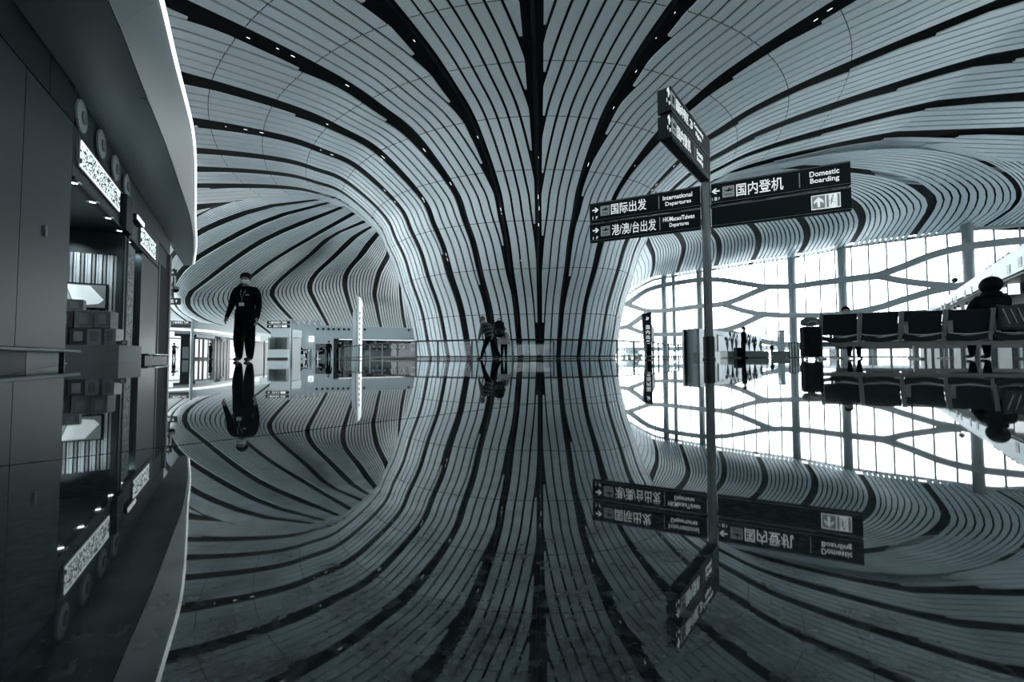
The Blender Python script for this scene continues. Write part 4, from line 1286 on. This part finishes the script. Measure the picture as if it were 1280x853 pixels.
for px in (397, 404, 410.5, 417, 423.5, 430, 436, 456, 511, 517):
    q, z = on_k(px, 411.5 + (px - 400) * .012); c = K0 + ku * q + UP * z
    put('rosette', MB().prism([(.13 * math.cos(math.radians(t)), .13 * math.sin(math.radians(t))) for t in range(0, 360, 30)], kn * .06, c, ku, UP), M['dark'], ki)
for px in (369, 377, 383.5, 390.5, 398):
    q, _ = on_k(px, 405); kslab('roof_finial', q - .16, q + .16, KT, KT + .5, -.4, -.1, M['steelwhite'])
q0, zt = on_k(386, 420.5); q1, zb_ = on_k(392.5, 427.5)
kslab('square_sign', q0, q1, zb_, zt, 0, .15, M['litpanel'])
for fz in (.3, .65): kslab('sign_mark', lerp(q0, q1, .25), lerp(q0, q1, .75), lerp(zb_, zt, fz), lerp(zb_, zt, fz + .1), .15, .17, M['mid'])
q0, zt = on_k(394.5, 430); q1, _ = on_k(411, 430)
kslab('dark_niche', q0, q1, 0, zt, 0, .03, M['mid'])
M['goods'] = mat('goods_mixed', tint(.2), .5, noise=(3, .9))
M['goods2'] = mat('goods_dark', tint(.03), .5, noise=(3, .9))
M['goods3'] = mat('goods_pale', tint(.5), .5, noise=(3, .5))
rng = random.Random(3)
nsh = 6
shelf_labels = ['shelf of goods in the kiosk nearest its solid wall', 'second shelf of goods inside the kiosk from its wall', 'third shelf of goods inside the kiosk from its wall', 'fourth shelf of goods inside the kiosk from its wall', 'fifth shelf of goods inside the kiosk, next to last', 'shelf of goods in the kiosk next to the striped column']
for i in range(nsh):
    qa = lerp(qsh + 1.2, KL - .6, i / nsh); qb = lerp(qsh + 1.2, KL - .6, (i + .86) / nsh)
    pc_ = K0 + ku * ((qa + qb) / 2) - kn * 2.6
    sh = thing('display_shelf', shelf_labels[i], 'shelf', (pc_.x, pc_.y, 0), 0, 'kiosk display shelves')
    kslab('backboard', qa, qb, 0, 2.35, -2.9, -2.8, M['mid'], sh)
    kslab('side_panel', qa, qa + .05, 0, 2.35, -2.8, -2.4, M['dark'], sh); kslab('side_panel', qb - .05, qb, 0, 2.35, -2.8, -2.4, M['dark'], sh)
    for z in (.3, .8, 1.3, 1.8, 2.3):
        kslab('shelf_board', qa + .05, qb - .05, z, z + .04, -2.8, -2.4, M['grey'], sh)
        if z < 2.2:
            q = qa + .08
            while q < qb - .3:
                w_ = rng.uniform(.16, .34); h_ = rng.uniform(.2, .42)
                kslab('goods', q, q + w_, z + .04, z + .04 + h_, -2.75, -2.48, M[rng.choice(['goods', 'goods2', 'goods3'])], sh); q += w_ + rng.uniform(.02, .1)
# bright pylon of two blades
ty = 36.0
tot = thing('light_pylon', 'tall bright pylon of two upright blades with slanted tops', 'pylon', (gx(445, ty), ty, 0))
def blade(name, pxa, pxb, ya_, yb__, d, th, m):
    xa, xb = gx(pxa, d), gx(pxb, d); za_, zb__ = at(pxa, ya_, d).z, at(pxb, yb__, d).z
    return put(name, MB().hexa([(xa, d, 0), (xb, d, 0), (xb, d + th, 0), (xa, d + th, 0)], [(xa, d, za_), (xb, d, zb__), (xb, d + th, zb__), (xa, d + th, za_)]), m, tot)
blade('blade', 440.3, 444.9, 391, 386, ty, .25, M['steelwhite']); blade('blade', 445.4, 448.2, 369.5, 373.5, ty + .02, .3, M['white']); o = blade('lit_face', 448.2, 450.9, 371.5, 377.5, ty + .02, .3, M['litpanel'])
for i in range(7):
    z = 1.2 + i * .45
    put('panel_mark', MB().box(gx(449.5, ty), ty - .0, z, .1, .05, .22), M['grey'], tot)

# ------------------------------------------------------------------ bench row on the right
def bench(name, label, p0, p1, nseat, flip=1, group=None, arms_at=()):
    p0, p1 = Vector(p0), Vector(p1)
    u = (p1 - p0); Ls = u.length; u.normalize(); n = Vector((u.y, -u.x, 0)) * flip      # n: from backs towards the photographer's side
    b = thing(name, label, 'bench', ((p0.x + p1.x) / 2, (p0.y + p1.y) / 2, 0), 0, group)
    def bx(nm, a, c, k0, k1, z0, z1, m, lean=0.0, **kw):
        q = [p0 + u * a + n * k0, p0 + u * c + n * k0, p0 + u * c + n * k1, p0 + u * a + n * k1]
        lo = [Vector((v.x, v.y, z0)) for v in q]; hi = [Vector((v.x, v.y, z1)) + n * lean for v in q]
        return put(nm, MB().hexa(lo, hi), m, b, **kw)
    pitch = Ls / nseat
    bx('beam', 0, Ls, -.30, -.22, .25, .34, M['mid'])
    for a in [.02 + i * (Ls - .1) / 2 for i in range(3)]:
        bx('leg', a, a + .06, -.29, -.23, .03, .25, M['mid']); bx('foot', a - .01, a + .07, -.5, .05, 0, .03, M['mid'], bevel=.008)
    for i in range(nseat):
        a, c = i * pitch + .035, (i + 1) * pitch - .035
        bk = bx('backrest', a, c, -.045, 0, .47, .86, M['seat'], .10, bevel=.012)
        mb = MB(); pts = []
        for k in range(9):
            t = k / 8; sag = .035 * math.sin(math.pi * t)
            pts.append(p0 + u * lerp(a - .02, c + .02, t) + n * .02 + UP * (.475 - sag))
        sub('seat_edge', MB().tube(pts, 1, sq=(.03, .014)), M['grey'], bk)
        mb = MB(); v = []; f = []
        for k in range(9):
            t = k / 8; sag = .045 * math.sin(math.pi * t)
            for kk, zz in ((.02, .45), (-.5, .47), (-.5, .41), (.02, .36)):
                q = p0 + u * lerp(a, c, t) + n * kk; v.append((q.x, q.y, zz - sag))
        for k in range(8):
            for j in range(4): f.append((k * 4 + j, k * 4 + (j + 1) % 4, (k + 1) * 4 + (j + 1) % 4, (k + 1) * 4 + j))
        f += [(0, 1, 2, 3), (35, 34, 33, 32)]
        put('seat_pan', mb.add(v, f), M['seat'], b)
    for i in range(nseat + 1):
        a = i * pitch
        fr = bx('upright', a - .03, a + .03, -.02, .03, .42, .87, M['mid'], .10)
        bx('seat_bracket', a - .025, a + .025, -.28, 0, .33, .45, M['mid'])
        if i in arms_at:
            bx('armrest', a + .03, a + .1, -.45, .07, .64, .68, M['mid']); bx('armrest_support', a + .03, a + .1, .03, .07, .46, .68, M['mid'])
    return b
M['seat'] = mat('seat_leather_black', (.004, .012, .016), .6, spec=.15)
nb0 = Vector((gx(1026, 8.25), 8.25, 0)); nb1 = Vector((gx(1302, 7.0), 7.0, 0))
bench('seat_row', 'nearest row of black waiting seats seen from behind on the right', nb0, nb1, 5, 1, None, (2, 3, 4))
ob0 = Vector((gx(1040, 11.6), 11.6, 0)); ob1 = Vector((gx(1330, 10.0), 10.0, 0))
bench('seat_row', 'row of black waiting seats half hidden behind the nearest row', ob0, ob1, 6, -1, None, (1, 3, 5))

# suitcase and the bag on it
sx_ = at(1014, 447, 8.15)
su = thing('suitcase', 'black upright suitcase beside the end of the seat row', 'suitcase', (sx_.x, 8.15, 0), -.25)
MB().box(0, 0, .34, .30, .24, .58).build('body', M['black'], su, bevel=.035)
MB().box(0, -.13, .38, .22, .03, .38).build('front_pocket', M['black'], su, bevel=.01)
for x in (-.11, .11):
    for y in (-.08, .08): MB().tube([(x - .015, y, .03), (x + .015, y, .03)], .03, 10).build('wheel', M['grey'], su)
for x in (-.11, .11): MB().tube([(x, 0, .03), (x, 0, .06)], .02, 6).build('wheel_fork', M['dark'], su)
MB().tube([(-.08, .1, .63), (-.08, .1, .66), (.08, .1, .66), (.08, .1, .63)], .012, 6).build('handle', M['dark'], su, True)
bg2 = thing('duffel_bag', 'grey soft bag lying on top of the black suitcase', 'bag', (sx_.x, 8.15, .638), -.25)
MB().lathe([(.04, 0), (.13, .02), (.15, .07), (.13, .13), (.06, .17)], (0, 0, 0), 16, 1.15, .8).build('body', M['greycoat'], bg2, True)
MB().tube([(-.08, -.1, .05), (-.05, -.13, .085), (.05, -.13, .085), (.08, -.1, .05)], .008, 6).build('handle', M['silver'], bg2, True)

# seated people
hp = at(1257, 395, 7.0)
def seat_on(p0, p1, t, back):
    p = p0.lerp(p1, t); u = (p1 - p0).normalized(); n = Vector((u.y, -u.x, 0))
    return p + n * back, math.atan2(u.y, u.x)
sp, ang = seat_on(nb0, nb1, .845, -.27)
H1 = person('person', 'person in a big dark hood sitting with back turned in the nearest seats', (sp.x, sp.y, 0), ang + math.pi, 1.72, lean=-4, head=6, thigh=(82, 80), knee=(84, 80), sit=.57,
            arms=((38, 6, 50), (38, 6, 50)), bulk=1.3, mats={'top': M['black']})
hair(H1, .15, 'black', 'hood', grow=1.35)
MB().tube([H1['nek'] + H1['rt'] * (.085 * math.cos(a)) + H1['fwd'] * (.085 * math.sin(a)) + H1['up'] * .02 for a in [math.radians(t) for t in range(0, 361, 20)]], .055, 8).build('hood_collar', M['black'], H1['root'], True)
sp2, ang2 = seat_on(ob0, ob1, .06, .27)
H2 = person('person', 'person with short dark hair sitting behind the left end of the seat row', (sp2.x, sp2.y, 0), ang2 + math.pi * 0, 1.74, lean=-6, head=8, thigh=(80, 82), knee=(82, 78), sit=.57,
            arms=((35, 6, 55), (35, 6, 55)), bulk=1.15, mats={'top': M['uniform']})
hair(H2, .1)
jk = thing('draped_jacket', 'striped jacket draped over the back of a seat at the right edge', 'jacket', tuple(nb0.lerp(nb1, .9)))
u = (nb1 - nb0).normalized(); n = Vector((u.y, -u.x, 0))
M['jacket'] = mat('jacket_cloth', (.02, .03, .036), .7, noise=(9, .9))
v = []; f = []
prof_ = [(-.04, .72), (.0, .86), (.09, .915), (.16, .875), (.135, .7), (.115, .56), (.10, .5)]
for i in range(9):
    for k_, (kk, z) in enumerate(prof_):
        q = nb0.lerp(nb1, .815 + .018 * i) + n * (kk + .012 * math.sin(i * 1.7 + k_)); v.append((q.x, q.y, z + .012 * math.sin(i * 1.1 + k_ * .7) - (.05 * i / 8 if k_ > 4 else 0)))
for i in range(8):
    for k_ in range(6): f.append((i * 7 + k_, i * 7 + k_ + 1, i * 7 + k_ + 8, i * 7 + k_ + 7))
o = put('cloth', MB().add(v, f), M['jacket'], jk, smooth=True); o.modifiers.new('thick', 'SOLIDIFY').thickness = .015
for i in range(4):
    pts = [nb0.lerp(nb1, .83 + .03 * i + .006 * k_) + n * (.155 - .006 * k_) + UP * (.84 - .05 * k_) for k_ in range(6)]
    put('stripe', MB().tube(pts, 1, sq=(.02, .012)), M['grey'], jk)

# ------------------------------------------------------------------ check-in island
ci = thing('check_in_island', 'long pale check-in island with a slanting white fascia and screens', 'counter', (20, 18, 0))
A0, A1 = Vector((at(1280, 337, 12.6).x, 12.6, 0)), Vector((at(1155, 393, 25.2).x, 25.2, 0))
iu = (A1 - A0).normalized(); inn = Vector((-iu.y, iu.x, 0))           # towards the photographer
if inn.dot(Vector((-1, -1, 0))) < 0: inn = -inn
A0 = A0 - iu * 6; IL = (A1 - A0).length
def islab(name, q0, q1, f0, f1, zb0, zb1_, zt0, zt1_, m, par=None, **k):
    a = [A0 + iu * q0 + inn * f1, A0 + iu * q1 + inn * f1, A0 + iu * q1 + inn * f0, A0 + iu * q0 + inn * f0]
    zb = [zb0, zb1_, zb1_, zb0]; zt = [zt0, zt1_, zt1_, zt0]
    return put(name, MB().hexa([Vector((p.x, p.y, z)) for p, z in zip(a, zb)], [Vector((p.x, p.y, z)) for p, z in zip(a, zt)]), m, par or ci, **k)
def on_i(px, py, off=0.0):
    p = on_plane(px, py, A0 + inn * off, inn); return (p - A0).dot(iu), p.z
qn, zn_lo = on_i(1279, 337); _, zn_hi = on_i(1279, 301); qf, zf_lo = on_i(1157, 392); _, zf_hi = on_i(1160, 385)
def zlo(q): return lerp(zn_lo, zf_lo, (q - qn) / (qf - qn))
def zhi(q): return lerp(zn_hi, zf_hi, (q - qn) / (qf - qn))
qm = on_i(1279, 318)[1]
mid = lambda q: lerp(zlo(q), zhi(q), .5)
islab('fascia', 0, IL, -1.6, 0, zlo(0), zlo(IL), mid(0), mid(IL), M['white'])
islab('fascia_upper', 0, IL, -1.6, -.12, mid(0), mid(IL), zhi(0), zhi(IL), M['white'])
islab('underside', 0, IL, -1.5, -.1, zlo(0) - .06, zlo(IL) - .06, zlo(0), zlo(IL), M['mid'])
islab('rear_wall', 2, IL - 2, -1.6, -1.5, 0, 0, zlo(2), zlo(IL - 2), M['dark'])
M['seatwhite'] = mat('counter_pale', tint(.5), .4)
for px, py in ((1275, 328), (1261, 337), (1239, 349), (1229, 354), (1214, 363), (1206, 367), (1195, 374), (1190, 377), (1181, 382.5), (1177, 385), (1170, 389), (1167, 390.5)):
    q, z = on_i(px, py); sz = .15
    pl_ = islab('number_plate', q - sz, q + sz, 0, .012, z - sz, z - sz, z + sz, z + sz, M['grey'])
    c = A0 + iu * q + inn * .014 + UP * z
    text('F' + str(abs(int(px * 7)) % 30 + 1), M['white'], pl_, c, -iu, UP, .2, .17, .01)
for px in (1236, 1240.5, 1247, 1252, 1257, 1263):
    q, z = on_i(px, lerp(323.5, 306.5, (px - 1236) / 27), -.4); islab('roof_spotlight', q - .12, q + .12, -.5, -.3, zhi(q) - .02, zhi(q) - .02, zhi(q) + .22, zhi(q) + .22, M['dark'])
scr = [(1267, 361, 15, 18), (1254, 362, 11, 12), (1238, 374, 10, 17), (1229, 379, 9, 15), (1216, 384, 9, 13), (1209, 386, 7, 11), (1198.5, 388, 6, 8), (1193.5, 390, 5, 7), (1187, 392, 4, 6)]
for i, (px, py, w_, h_) in enumerate(scr):
    q, z = on_i(px, py, -.5); dist = (A0 + iu * q - inn * .5).y
    ww, hh = w_ / FPX * dist * .72, h_ / FPX * dist * .9
    c = A0 + iu * q - inn * .5; ang_ = 0.5
    fr_ = put('counter_screen', MB().box(c.x, c.y, z, ww, .08, hh, ang_ - 1.2), M['black'], ci)
    d_dir = Vector((math.cos(ang_ - 1.2), math.sin(ang_ - 1.2), 0)); nrm_ = Vector((d_dir.y, -d_dir.x, 0))
    if nrm_.y > 0: nrm_ = -nrm_
    cc_ = c + nrm_ * .045
    sub('screen_face', MB().box(cc_.x, cc_.y, z, ww * .92, .008, hh * .93, ang_ - 1.2), M['screenw'] if 'screenw' in M else M['litpanel'], fr_)
    put('screen_arm', MB().tube([(c.x, c.y, z + hh / 2), (c.x, c.y, zlo(q))], .03, 6), M['dark'], ci)
for i in range(9):
    q = 3 + i * (IL - 5) / 9
    islab('check_in_desk', q, q + 1.1, -.1, .6, 0, 0, 1.05, 1.05, M['mid']); islab('desk_scale', q + 1.15, q + 1.9, -.1, .5, 0, 0, .4, .4, M['silver'])

# dark departures board behind the seats
db = thing('departures_board', 'long dark departures board on posts behind the seat rows', 'board', (gx(1110, 27), 27, 0))
a, b = at(1062, 396.5, 27), at(1172, 386.5, 26)
put('panel', MB().hexa([(a.x, 27, a.z), (b.x, 26, a.z), (b.x, 26.3, a.z), (a.x, 27.3, a.z)], [(a.x, 27, b.z - .15), (b.x, 26, b.z), (b.x, 26.3, b.z), (a.x, 27.3, b.z - .15)]), M['mid'], db)
for t in (.06, .5, .94):
    x, y = lerp(a.x, b.x, t), lerp(27, 26, t) + .2; put('post', MB().tube([(x, y, 0), (x, y, a.z + .05)], .06, 8), M['grey'], db)
for t, s_ in ((.3, '值机柜台'), (.36, 'Check-in'), (.72, '出发大厅'), (.8, 'Departures')):
    zz = lerp(a.z, b.z, .68 if s_[0] in '值出' else .28)
    text(s_, M['signgrey'], db, (lerp(a.x, b.x, t), lerp(27, 26, t) - .01, zz), (b.x - a.x, -1, 0), UP, 1.3, .16, .01)
for t in (.33, .68):
    x, y = lerp(a.x, b.x, t), lerp(27, 26, t) - .01; put('panel_joint', MB().box(x, y, (a.z + b.z) / 2, .06, .03, b.z - a.z - .2), M['grey'], db)

# globe on a hooked stem on the island roof
gc = at(1193.5, 350.5, 24); gq = on_i(1199, 362)[0]
gl = thing('globe_camera', 'small dark globe camera hanging from a hooked stem above the island', 'camera', (gc.x, 24, gc.z))
MB().lathe([(.03, -.14), (.1, -.11), (.14, 0), (.1, .11), (.03, .14)], (0, 0, 0), 14).build('globe', M['dark'], gl, True)
st = at(1199, 352, 24)
MB().tube([(0, 0, .12), (0, 0, .22), (.08, 0, .3), (.2, 0, .3), (.25, 0, .2), (.25, 0, -1.15)], .018, 6).build('stem', M['grey'], gl, True)

# ------------------------------------------------------------------ middle distance on the right
py_ = 27.5
pyl = thing('pylon_sign', 'dark upright pylon sign with a white aircraft symbol', 'sign', (gx(811, py_), py_, 0))
xa, xb = gx(807, py_), gx(815, py_); xt = gx(803.5, py_); zt = at(811, 393, py_).z
put('body', MB().hexa([(xa, py_, 0), (xb, py_, 0), (xb, py_ + .25, 0), (xa, py_ + .25, 0)], [(xt, py_, zt), (xb, py_, zt + .15), (xb, py_ + .25, zt + .15), (xt, py_ + .25, zt)]), M['sign'], pyl)
xm = (xa + xb) / 2 - .04
ic = [(x * .3, y * .5) for x, y in PLANE_POLY]
put('aircraft_symbol', MB().prism(ic, (0, -.01, 0), (xm - .02, py_ - .002, zt - .32), (.8, 0, .6), (-.6, 0, .8)), M['signlit'], pyl)
for i, ch in enumerate('国内出发'): text(ch, M['signlit'], pyl, (xm, py_ - .008, zt - .85 - i * .32), (1, 0, 0), UP, .26, .26, .015)
p2 = thing('notice_board', 'plain dark notice board standing beside the pylon sign', 'sign', (gx(818, 29), 29, 0))
xa, xb = gx(815.5, 29), gx(820, 29); zt = at(818, 405.5, 29).z
put('panel', MB().hexa([(xa, 29, 1.1), (xb, 29.4, 1.1), (xb, 29.5, 1.1), (xa, 29.1, 1.1)], [(xa, 29, zt), (xb, 29.4, zt - .25), (xb, 29.5, zt - .25), (xa, 29.1, zt)]), M['dark'], p2)
put('post', MB().tube([((xa + xb) / 2, 29.25, 0), ((xa + xb) / 2, 29.25, 1.15)], .06, 8), M['dark'], p2)

kx = thing('info_booth', 'white walled information booth behind the sign pole', 'booth', (12.5, 29, 0))
c0 = Vector((gx(857, 28.2), 28.2, 0)); c1 = Vector((gx(871, 27), 27, 0)); c2 = Vector((gx(952, 37.5), 37.5, 0))
def kz(px, py, p): return at(px, py, p.y).z
zt = kz(871, 410.5, c1)
M['mural'] = mat('mural_pale', tint(.62), .5, noise=(.9, .35))
uvw = (c2 - c1).normalized(); nvw = Vector((uvw.y, -uvw.x, 0))
put('side_wall', quad_wall(c0.xy, c1.xy, 0, zt, .2, (c1 - c0).normalized().cross(UP) * -1), M['grey'], kx)
put('dark_slab', MB().box(c0.x - .1, c0.y - .05, zt / 2, .18, .3, zt), M['dark'], kx)
w_ = quad_wall(c1.xy, c2.xy, .35, zt, .2, -nvw)
put('mural_wall', w_, M['mural'], kx)
put('mural_base', quad_wall(c1.xy, c2.xy, 0, .35, .25, -nvw), M['grey'], kx)
hut = c1.lerp(c2, .28)
put('mural_tower', MB().box(hut.x + nvw.x * .05, hut.y + nvw.y * .05, 1.0, .8, .04, 1.1, math.atan2(uvw.y, uvw.x)), M['grey'], kx)
put('mural_tower_roof', MB().box(hut.x + nvw.x * .07, hut.y + nvw.y * .07, 1.58, 1.0, .04, .1, math.atan2(uvw.y, uvw.x)), M['mid'], kx)
pd = 24.5
pt_ = thing('planter', 'long low pale planter in front of the information booth', 'planter', (gx(930, pd), pd, 0))
put('trough', MB().box(gx(930, pd), pd, .2, gx(956, pd) - gx(905, pd), .9, .36), M['grey'], pt_, bevel=.04)
put('base', MB().box(gx(930, pd), pd, .012, gx(954, pd) - gx(907, pd), .8, .024), M['dark'], pt_)
put('soil', MB().box(gx(930, pd), pd, .385, gx(954, pd) - gx(907, pd), .75, .01), M['dark'], pt_)
M['leafg'] = mat('grass_leaf', tint(.13), .6, noise=(6, .5))
M['leafd'] = mat('grass_leaf_dark', tint(.035), .6, noise=(6, .5))
def grass(px, h_, m, seed, label):
    r = random.Random(seed); x = gx(px, pd); y = pd + r.uniform(-.15, .2)
    t = thing('ornamental_grass', label, 'plant', (x, y, .39), 0, 'grasses in the planter')
    mb = MB()
    for i in range(26):
        a = r.uniform(0, 6.28); sp_ = r.uniform(.03, .15); hh = h_ * r.uniform(.55, 1)
        mb.tube([(0, 0, 0), (math.cos(a) * sp_ * .4, math.sin(a) * sp_ * .4, hh * .6), (math.cos(a) * sp_, math.sin(a) * sp_, hh)], [.018, .014, .003], 3, False)
    o = mb.build('blades', m, t); o['kind'] = 'stuff'
    pm = MB()
    for i in range(5):
        a = r.uniform(0, 6.28); sp_ = r.uniform(.02, .15); hh = h_ * r.uniform(.85, 1.05)
        pm.lathe([(.005, -.1), (.035, -.04), (.03, .05), (.004, .14)], (math.cos(a) * sp_, math.sin(a) * sp_, hh), 6)
    pm.build('plumes', m, t)['kind'] = 'stuff'
for i, (px, h_, m, lab) in enumerate(((910, .75, 'leafg', 'short pale grass clump at the left end of the planter'), (915.5, 1.05, 'leafg', 'tall pale grass clump second along the planter'), (920.5, 1.0, 'leafg', 'tall pale grass clump left of the standing traveller'),
        (936, .95, 'leafd', 'dark grass clump just right of the standing traveller'), (941.5, .8, 'leafd', 'dark grass clump in the middle of the right half of the planter'), (946, .65, 'leafd', 'dark low grass clump second from the right end'), (951, .5, 'leafg', 'small pale grass clump at the right end of the planter'))):
    grass(px, h_, M[m], 10 + i, lab)
bo = thing('bollard_totem', 'white ribbed totem standing on a dark block near the windows', 'totem', (gx(976.5, 34), 34, 0))
put('block', MB().box(gx(976, 34), 34, .25, 1.0, .7, .5), M['mid'], bo)
put('shaft', MB().box(gx(976.5, 34), 34, 1.27, .36, .36, 1.55), M['white'], bo)
put('cap', MB().box(gx(976.5, 34), 34, 2.12, .4, .4, .15), M['grey'], bo)
for i in range(6): put('rib', MB().box(gx(976.5, 34), 33.81, .7 + i * .22, .36, .02, .03), M['grey'], bo)
lab_ = ['queue barrier post nearest the totem', 'second queue barrier post from the totem', 'third queue barrier post from the totem', 'fourth queue barrier post from the totem', 'fifth queue barrier post, close to the suitcase']
for i, px in enumerate((986.5, 990, 993.6, 997.3, 1001.5)):
    d = 25.5 + (i % 2) * .8
    t = thing('barrier_post', lab_[i], 'post', (gx(px, d), d, 0), 0, 'queue barrier posts')
    MB().lathe([(.17, 0), (.17, .02), (.03, .05), (.03, .85), (.045, .86), (.045, .95)], (0, 0, 0), 12).build('shaft', M['dark'], t)
    MB().box(.03, 0, .905, .1, .012, .05).build('belt_end', M['grey'], t)

# walking and standing people far away
def far_person(px, d, H, rz, label, fz=447, **k):
    i = person('person', label, (gx(px, d), d, 0), rz, H, fingers=True, **k); hair(i, .1); return i
wk = dict(thigh=(16, -14), knee=(6, 14))
far_person(929.5, 23.3, 1.72, math.radians(80), 'traveller in dark clothes standing before the planter with a suitcase', bulk=1.2, lean=4)
t = thing('suitcase', 'small black suitcase beside the traveller at the planter', 'suitcase', (gx(922.5, 23.2), 23.2, 0))
MB().box(0, 0, .31, .3, .4, .5).build('body', M['black'], t, bevel=.03)
for x in (-.1, .1):
    for y in (-.14, .14): MB().tube([(x - .015, y, .03), (x + .015, y, .03)], .03, 8).build('wheel', M['dark'], t)
MB().tube([(-.05, .15, .55), (-.05, .15, .85), (.05, .15, .85), (.05, .15, .55)], .012, 6).build('handle', M['grey'], t)
far_person(965, 50, 1.7, .4, 'distant figure in dark clothes standing near the white totem', bulk=1.2)
far_person(1003.5, 44, 1.75, 2.2, 'distant figure walking just left of the tall suitcase', bulk=1.2, **wk)
far_person(217.5, 45.0, 1.75, math.pi, 'figure with hands raised standing in the bright doorway far left', bulk=1.1, arms=((40, 12, 100), (40, 12, 100)), mats={'top': M['greycoat']})
far_person(263, 44, 1.7, 2.6, 'dark figure standing at the glass doors of the distant shops', bulk=1.15)
far_person(411, 40, 1.72, math.pi, 'figure in a dark coat standing with back turned before the kiosk', bulk=1.3)
far_person(422, 41, 1.75, 1.9, 'figure in black bending at the open end of the kiosk', bulk=1.25, lean=18, arms=((50, 6, 30), (60, 10, 40)))
seat_lab = ['cafe guest seated at the table nearest the gantry post', 'cafe guest leaning back at the second table', 'cafe guest seated left of the standing dark coat']
def stool(x, y, label):
    t = thing('cafe_chair', label, 'chair', (x, y, 0), 0, 'cafe chairs')
    MB().box(0, 0, .44, .42, .42, .05).build('seat', M['dark'], t, bevel=.01); MB().box(0, .2, .68, .4, .04, .4).build('backrest', M['dark'], t, bevel=.01)
    for sx in (-1, 1):
        for sy in (-1, 1): MB().tube([(sx * .17, sy * .17, .42), (sx * .2, sy * .2, 0)], .018, 6).build('leg', M['grey'], t)
def table(x, y, label):
    t = thing('cafe_table', label, 'table', (x, y, 0), 0, 'cafe tables')
    MB().lathe([(.36, .70), (.36, .73)], (0, 0, 0), 16).build('tabletop', M['steelwhite'], t); MB().lathe([(.24, 0), (.24, .02), (.04, .04), (.04, .7)], (0, 0, 0), 12).build('pedestal', M['silver'], t)
cl = ['cafe chair under the guest nearest the gantry post', 'cafe chair under the guest at the second table', 'cafe chair under the guest left of the dark coat', 'empty cafe chair beside the pale bin']
for i, (px, d) in enumerate(((369, 38), (377, 38.6), (402, 38.4), (385.5, 38))):
    x = gx(px, d)
    if i < 3:
        q = person('person', seat_lab[i], (x, d + .02, 0), (math.pi / 2, 2.2, -1.2)[i], 1.66, lean=(-4, -10, 4)[i], thigh=(82, 84), knee=(80, 76), sit=.56, arms=((40, 8, 50), (30, 8, 60)), bulk=1.2)
        hair(q, .1)
    stool(x, d, cl[i])
for i, (px, d) in enumerate(((373, 36.6), (380, 36.2), (397, 36.6))): table(gx(px, d), d, ['round cafe table nearest the gantry post', 'round cafe table second from the gantry post', 'round cafe table left of the standing dark coat'][i])
t = thing('litter_bin', 'pale cylindrical bin among the cafe tables', 'bin', (gx(388.5, 37), 37, 0))
MB().lathe([(.2, 0), (.2, .8), (.17, .84)], (0, 0, 0), 14).build('drum', M['steelwhite'], t, True); MB().lathe([(.15, .84), (.15, .86)], (0, 0, 0), 14).build('lid', M['dark'], t)

M['road'] = mat('pale_concrete', tint(.10), .8)
# elevated approach road outside the glass
rd = thing('roadway', 'pale elevated approach road outside behind the glass wall', 'road', (60, 100, 0))
ra, rb = Vector((14, 104, 0)), Vector((100, 70, 0)); ru = (rb - ra).normalized(); rn = Vector((ru.y, -ru.x, 0))
def rslab(nm, q0, q1, f0, f1, z0, z1, m):
    a = [ra + ru * q0 + rn * f1, ra + ru * q1 + rn * f1, ra + ru * q1 + rn * f0, ra + ru * q0 + rn * f0]
    return put(nm, MB().hexa([Vector((p.x, p.y, z0)) for p in a], [Vector((p.x, p.y, z1)) for p in a]), m, rd)
RL = (rb - ra).length
rslab('deck', 0, RL, -6, 0, 1.6, 2.4, M['road']); rslab('parapet_rail', 0, RL, -.1, 0, 3.5, 3.62, M['road']); rslab('parapet_rail', 0, RL, -.1, 0, 2.95, 3.05, M['road'])
for i in range(14):
    rslab('pier', 2 + i * 6.5, 3 + i * 6.5, -4, -2.5, 0, 1.6, M['road']); rslab('parapet_post', 2 + i * 6.5, 2.15 + i * 6.5, -.1, .02, 2.4, 3.6, M['road']); rslab('parapet_post', 5.2 + i * 6.5, 5.35 + i * 6.5, -.1, .02, 2.4, 3.6, M['road'])
for i, (px, lab) in enumerate(((895, 'distant parked car outside beyond the information booth'), (948, 'distant parked car outside right of the planter'), (790, 'distant parked car outside left of the pylon sign'))):
    t = thing('car', lab, 'car', (gx(px, 84), 84, 0), .4, 'cars outside the glass')
    MB().box(0, 0, .55, 4.2, 1.7, .55).build('body', M['mid'], t, bevel=.12); MB().hexa([(-1.4, -.75, .8), (1.3, -.75, .8), (1.3, .75, .8), (-1.4, .75, .8)], [(-.9, -.6, 1.4), (.7, -.6, 1.4), (.7, .6, 1.4), (-.9, .6, 1.4)]).build('cabin', M['dark'], t)
    for x in (-1.3, 1.3):
        for y in (-.8, .8): MB().tube([(x, y - .1, .3), (x, y + .1, .3)], .3, 12).build('wheel', M['black'], t)
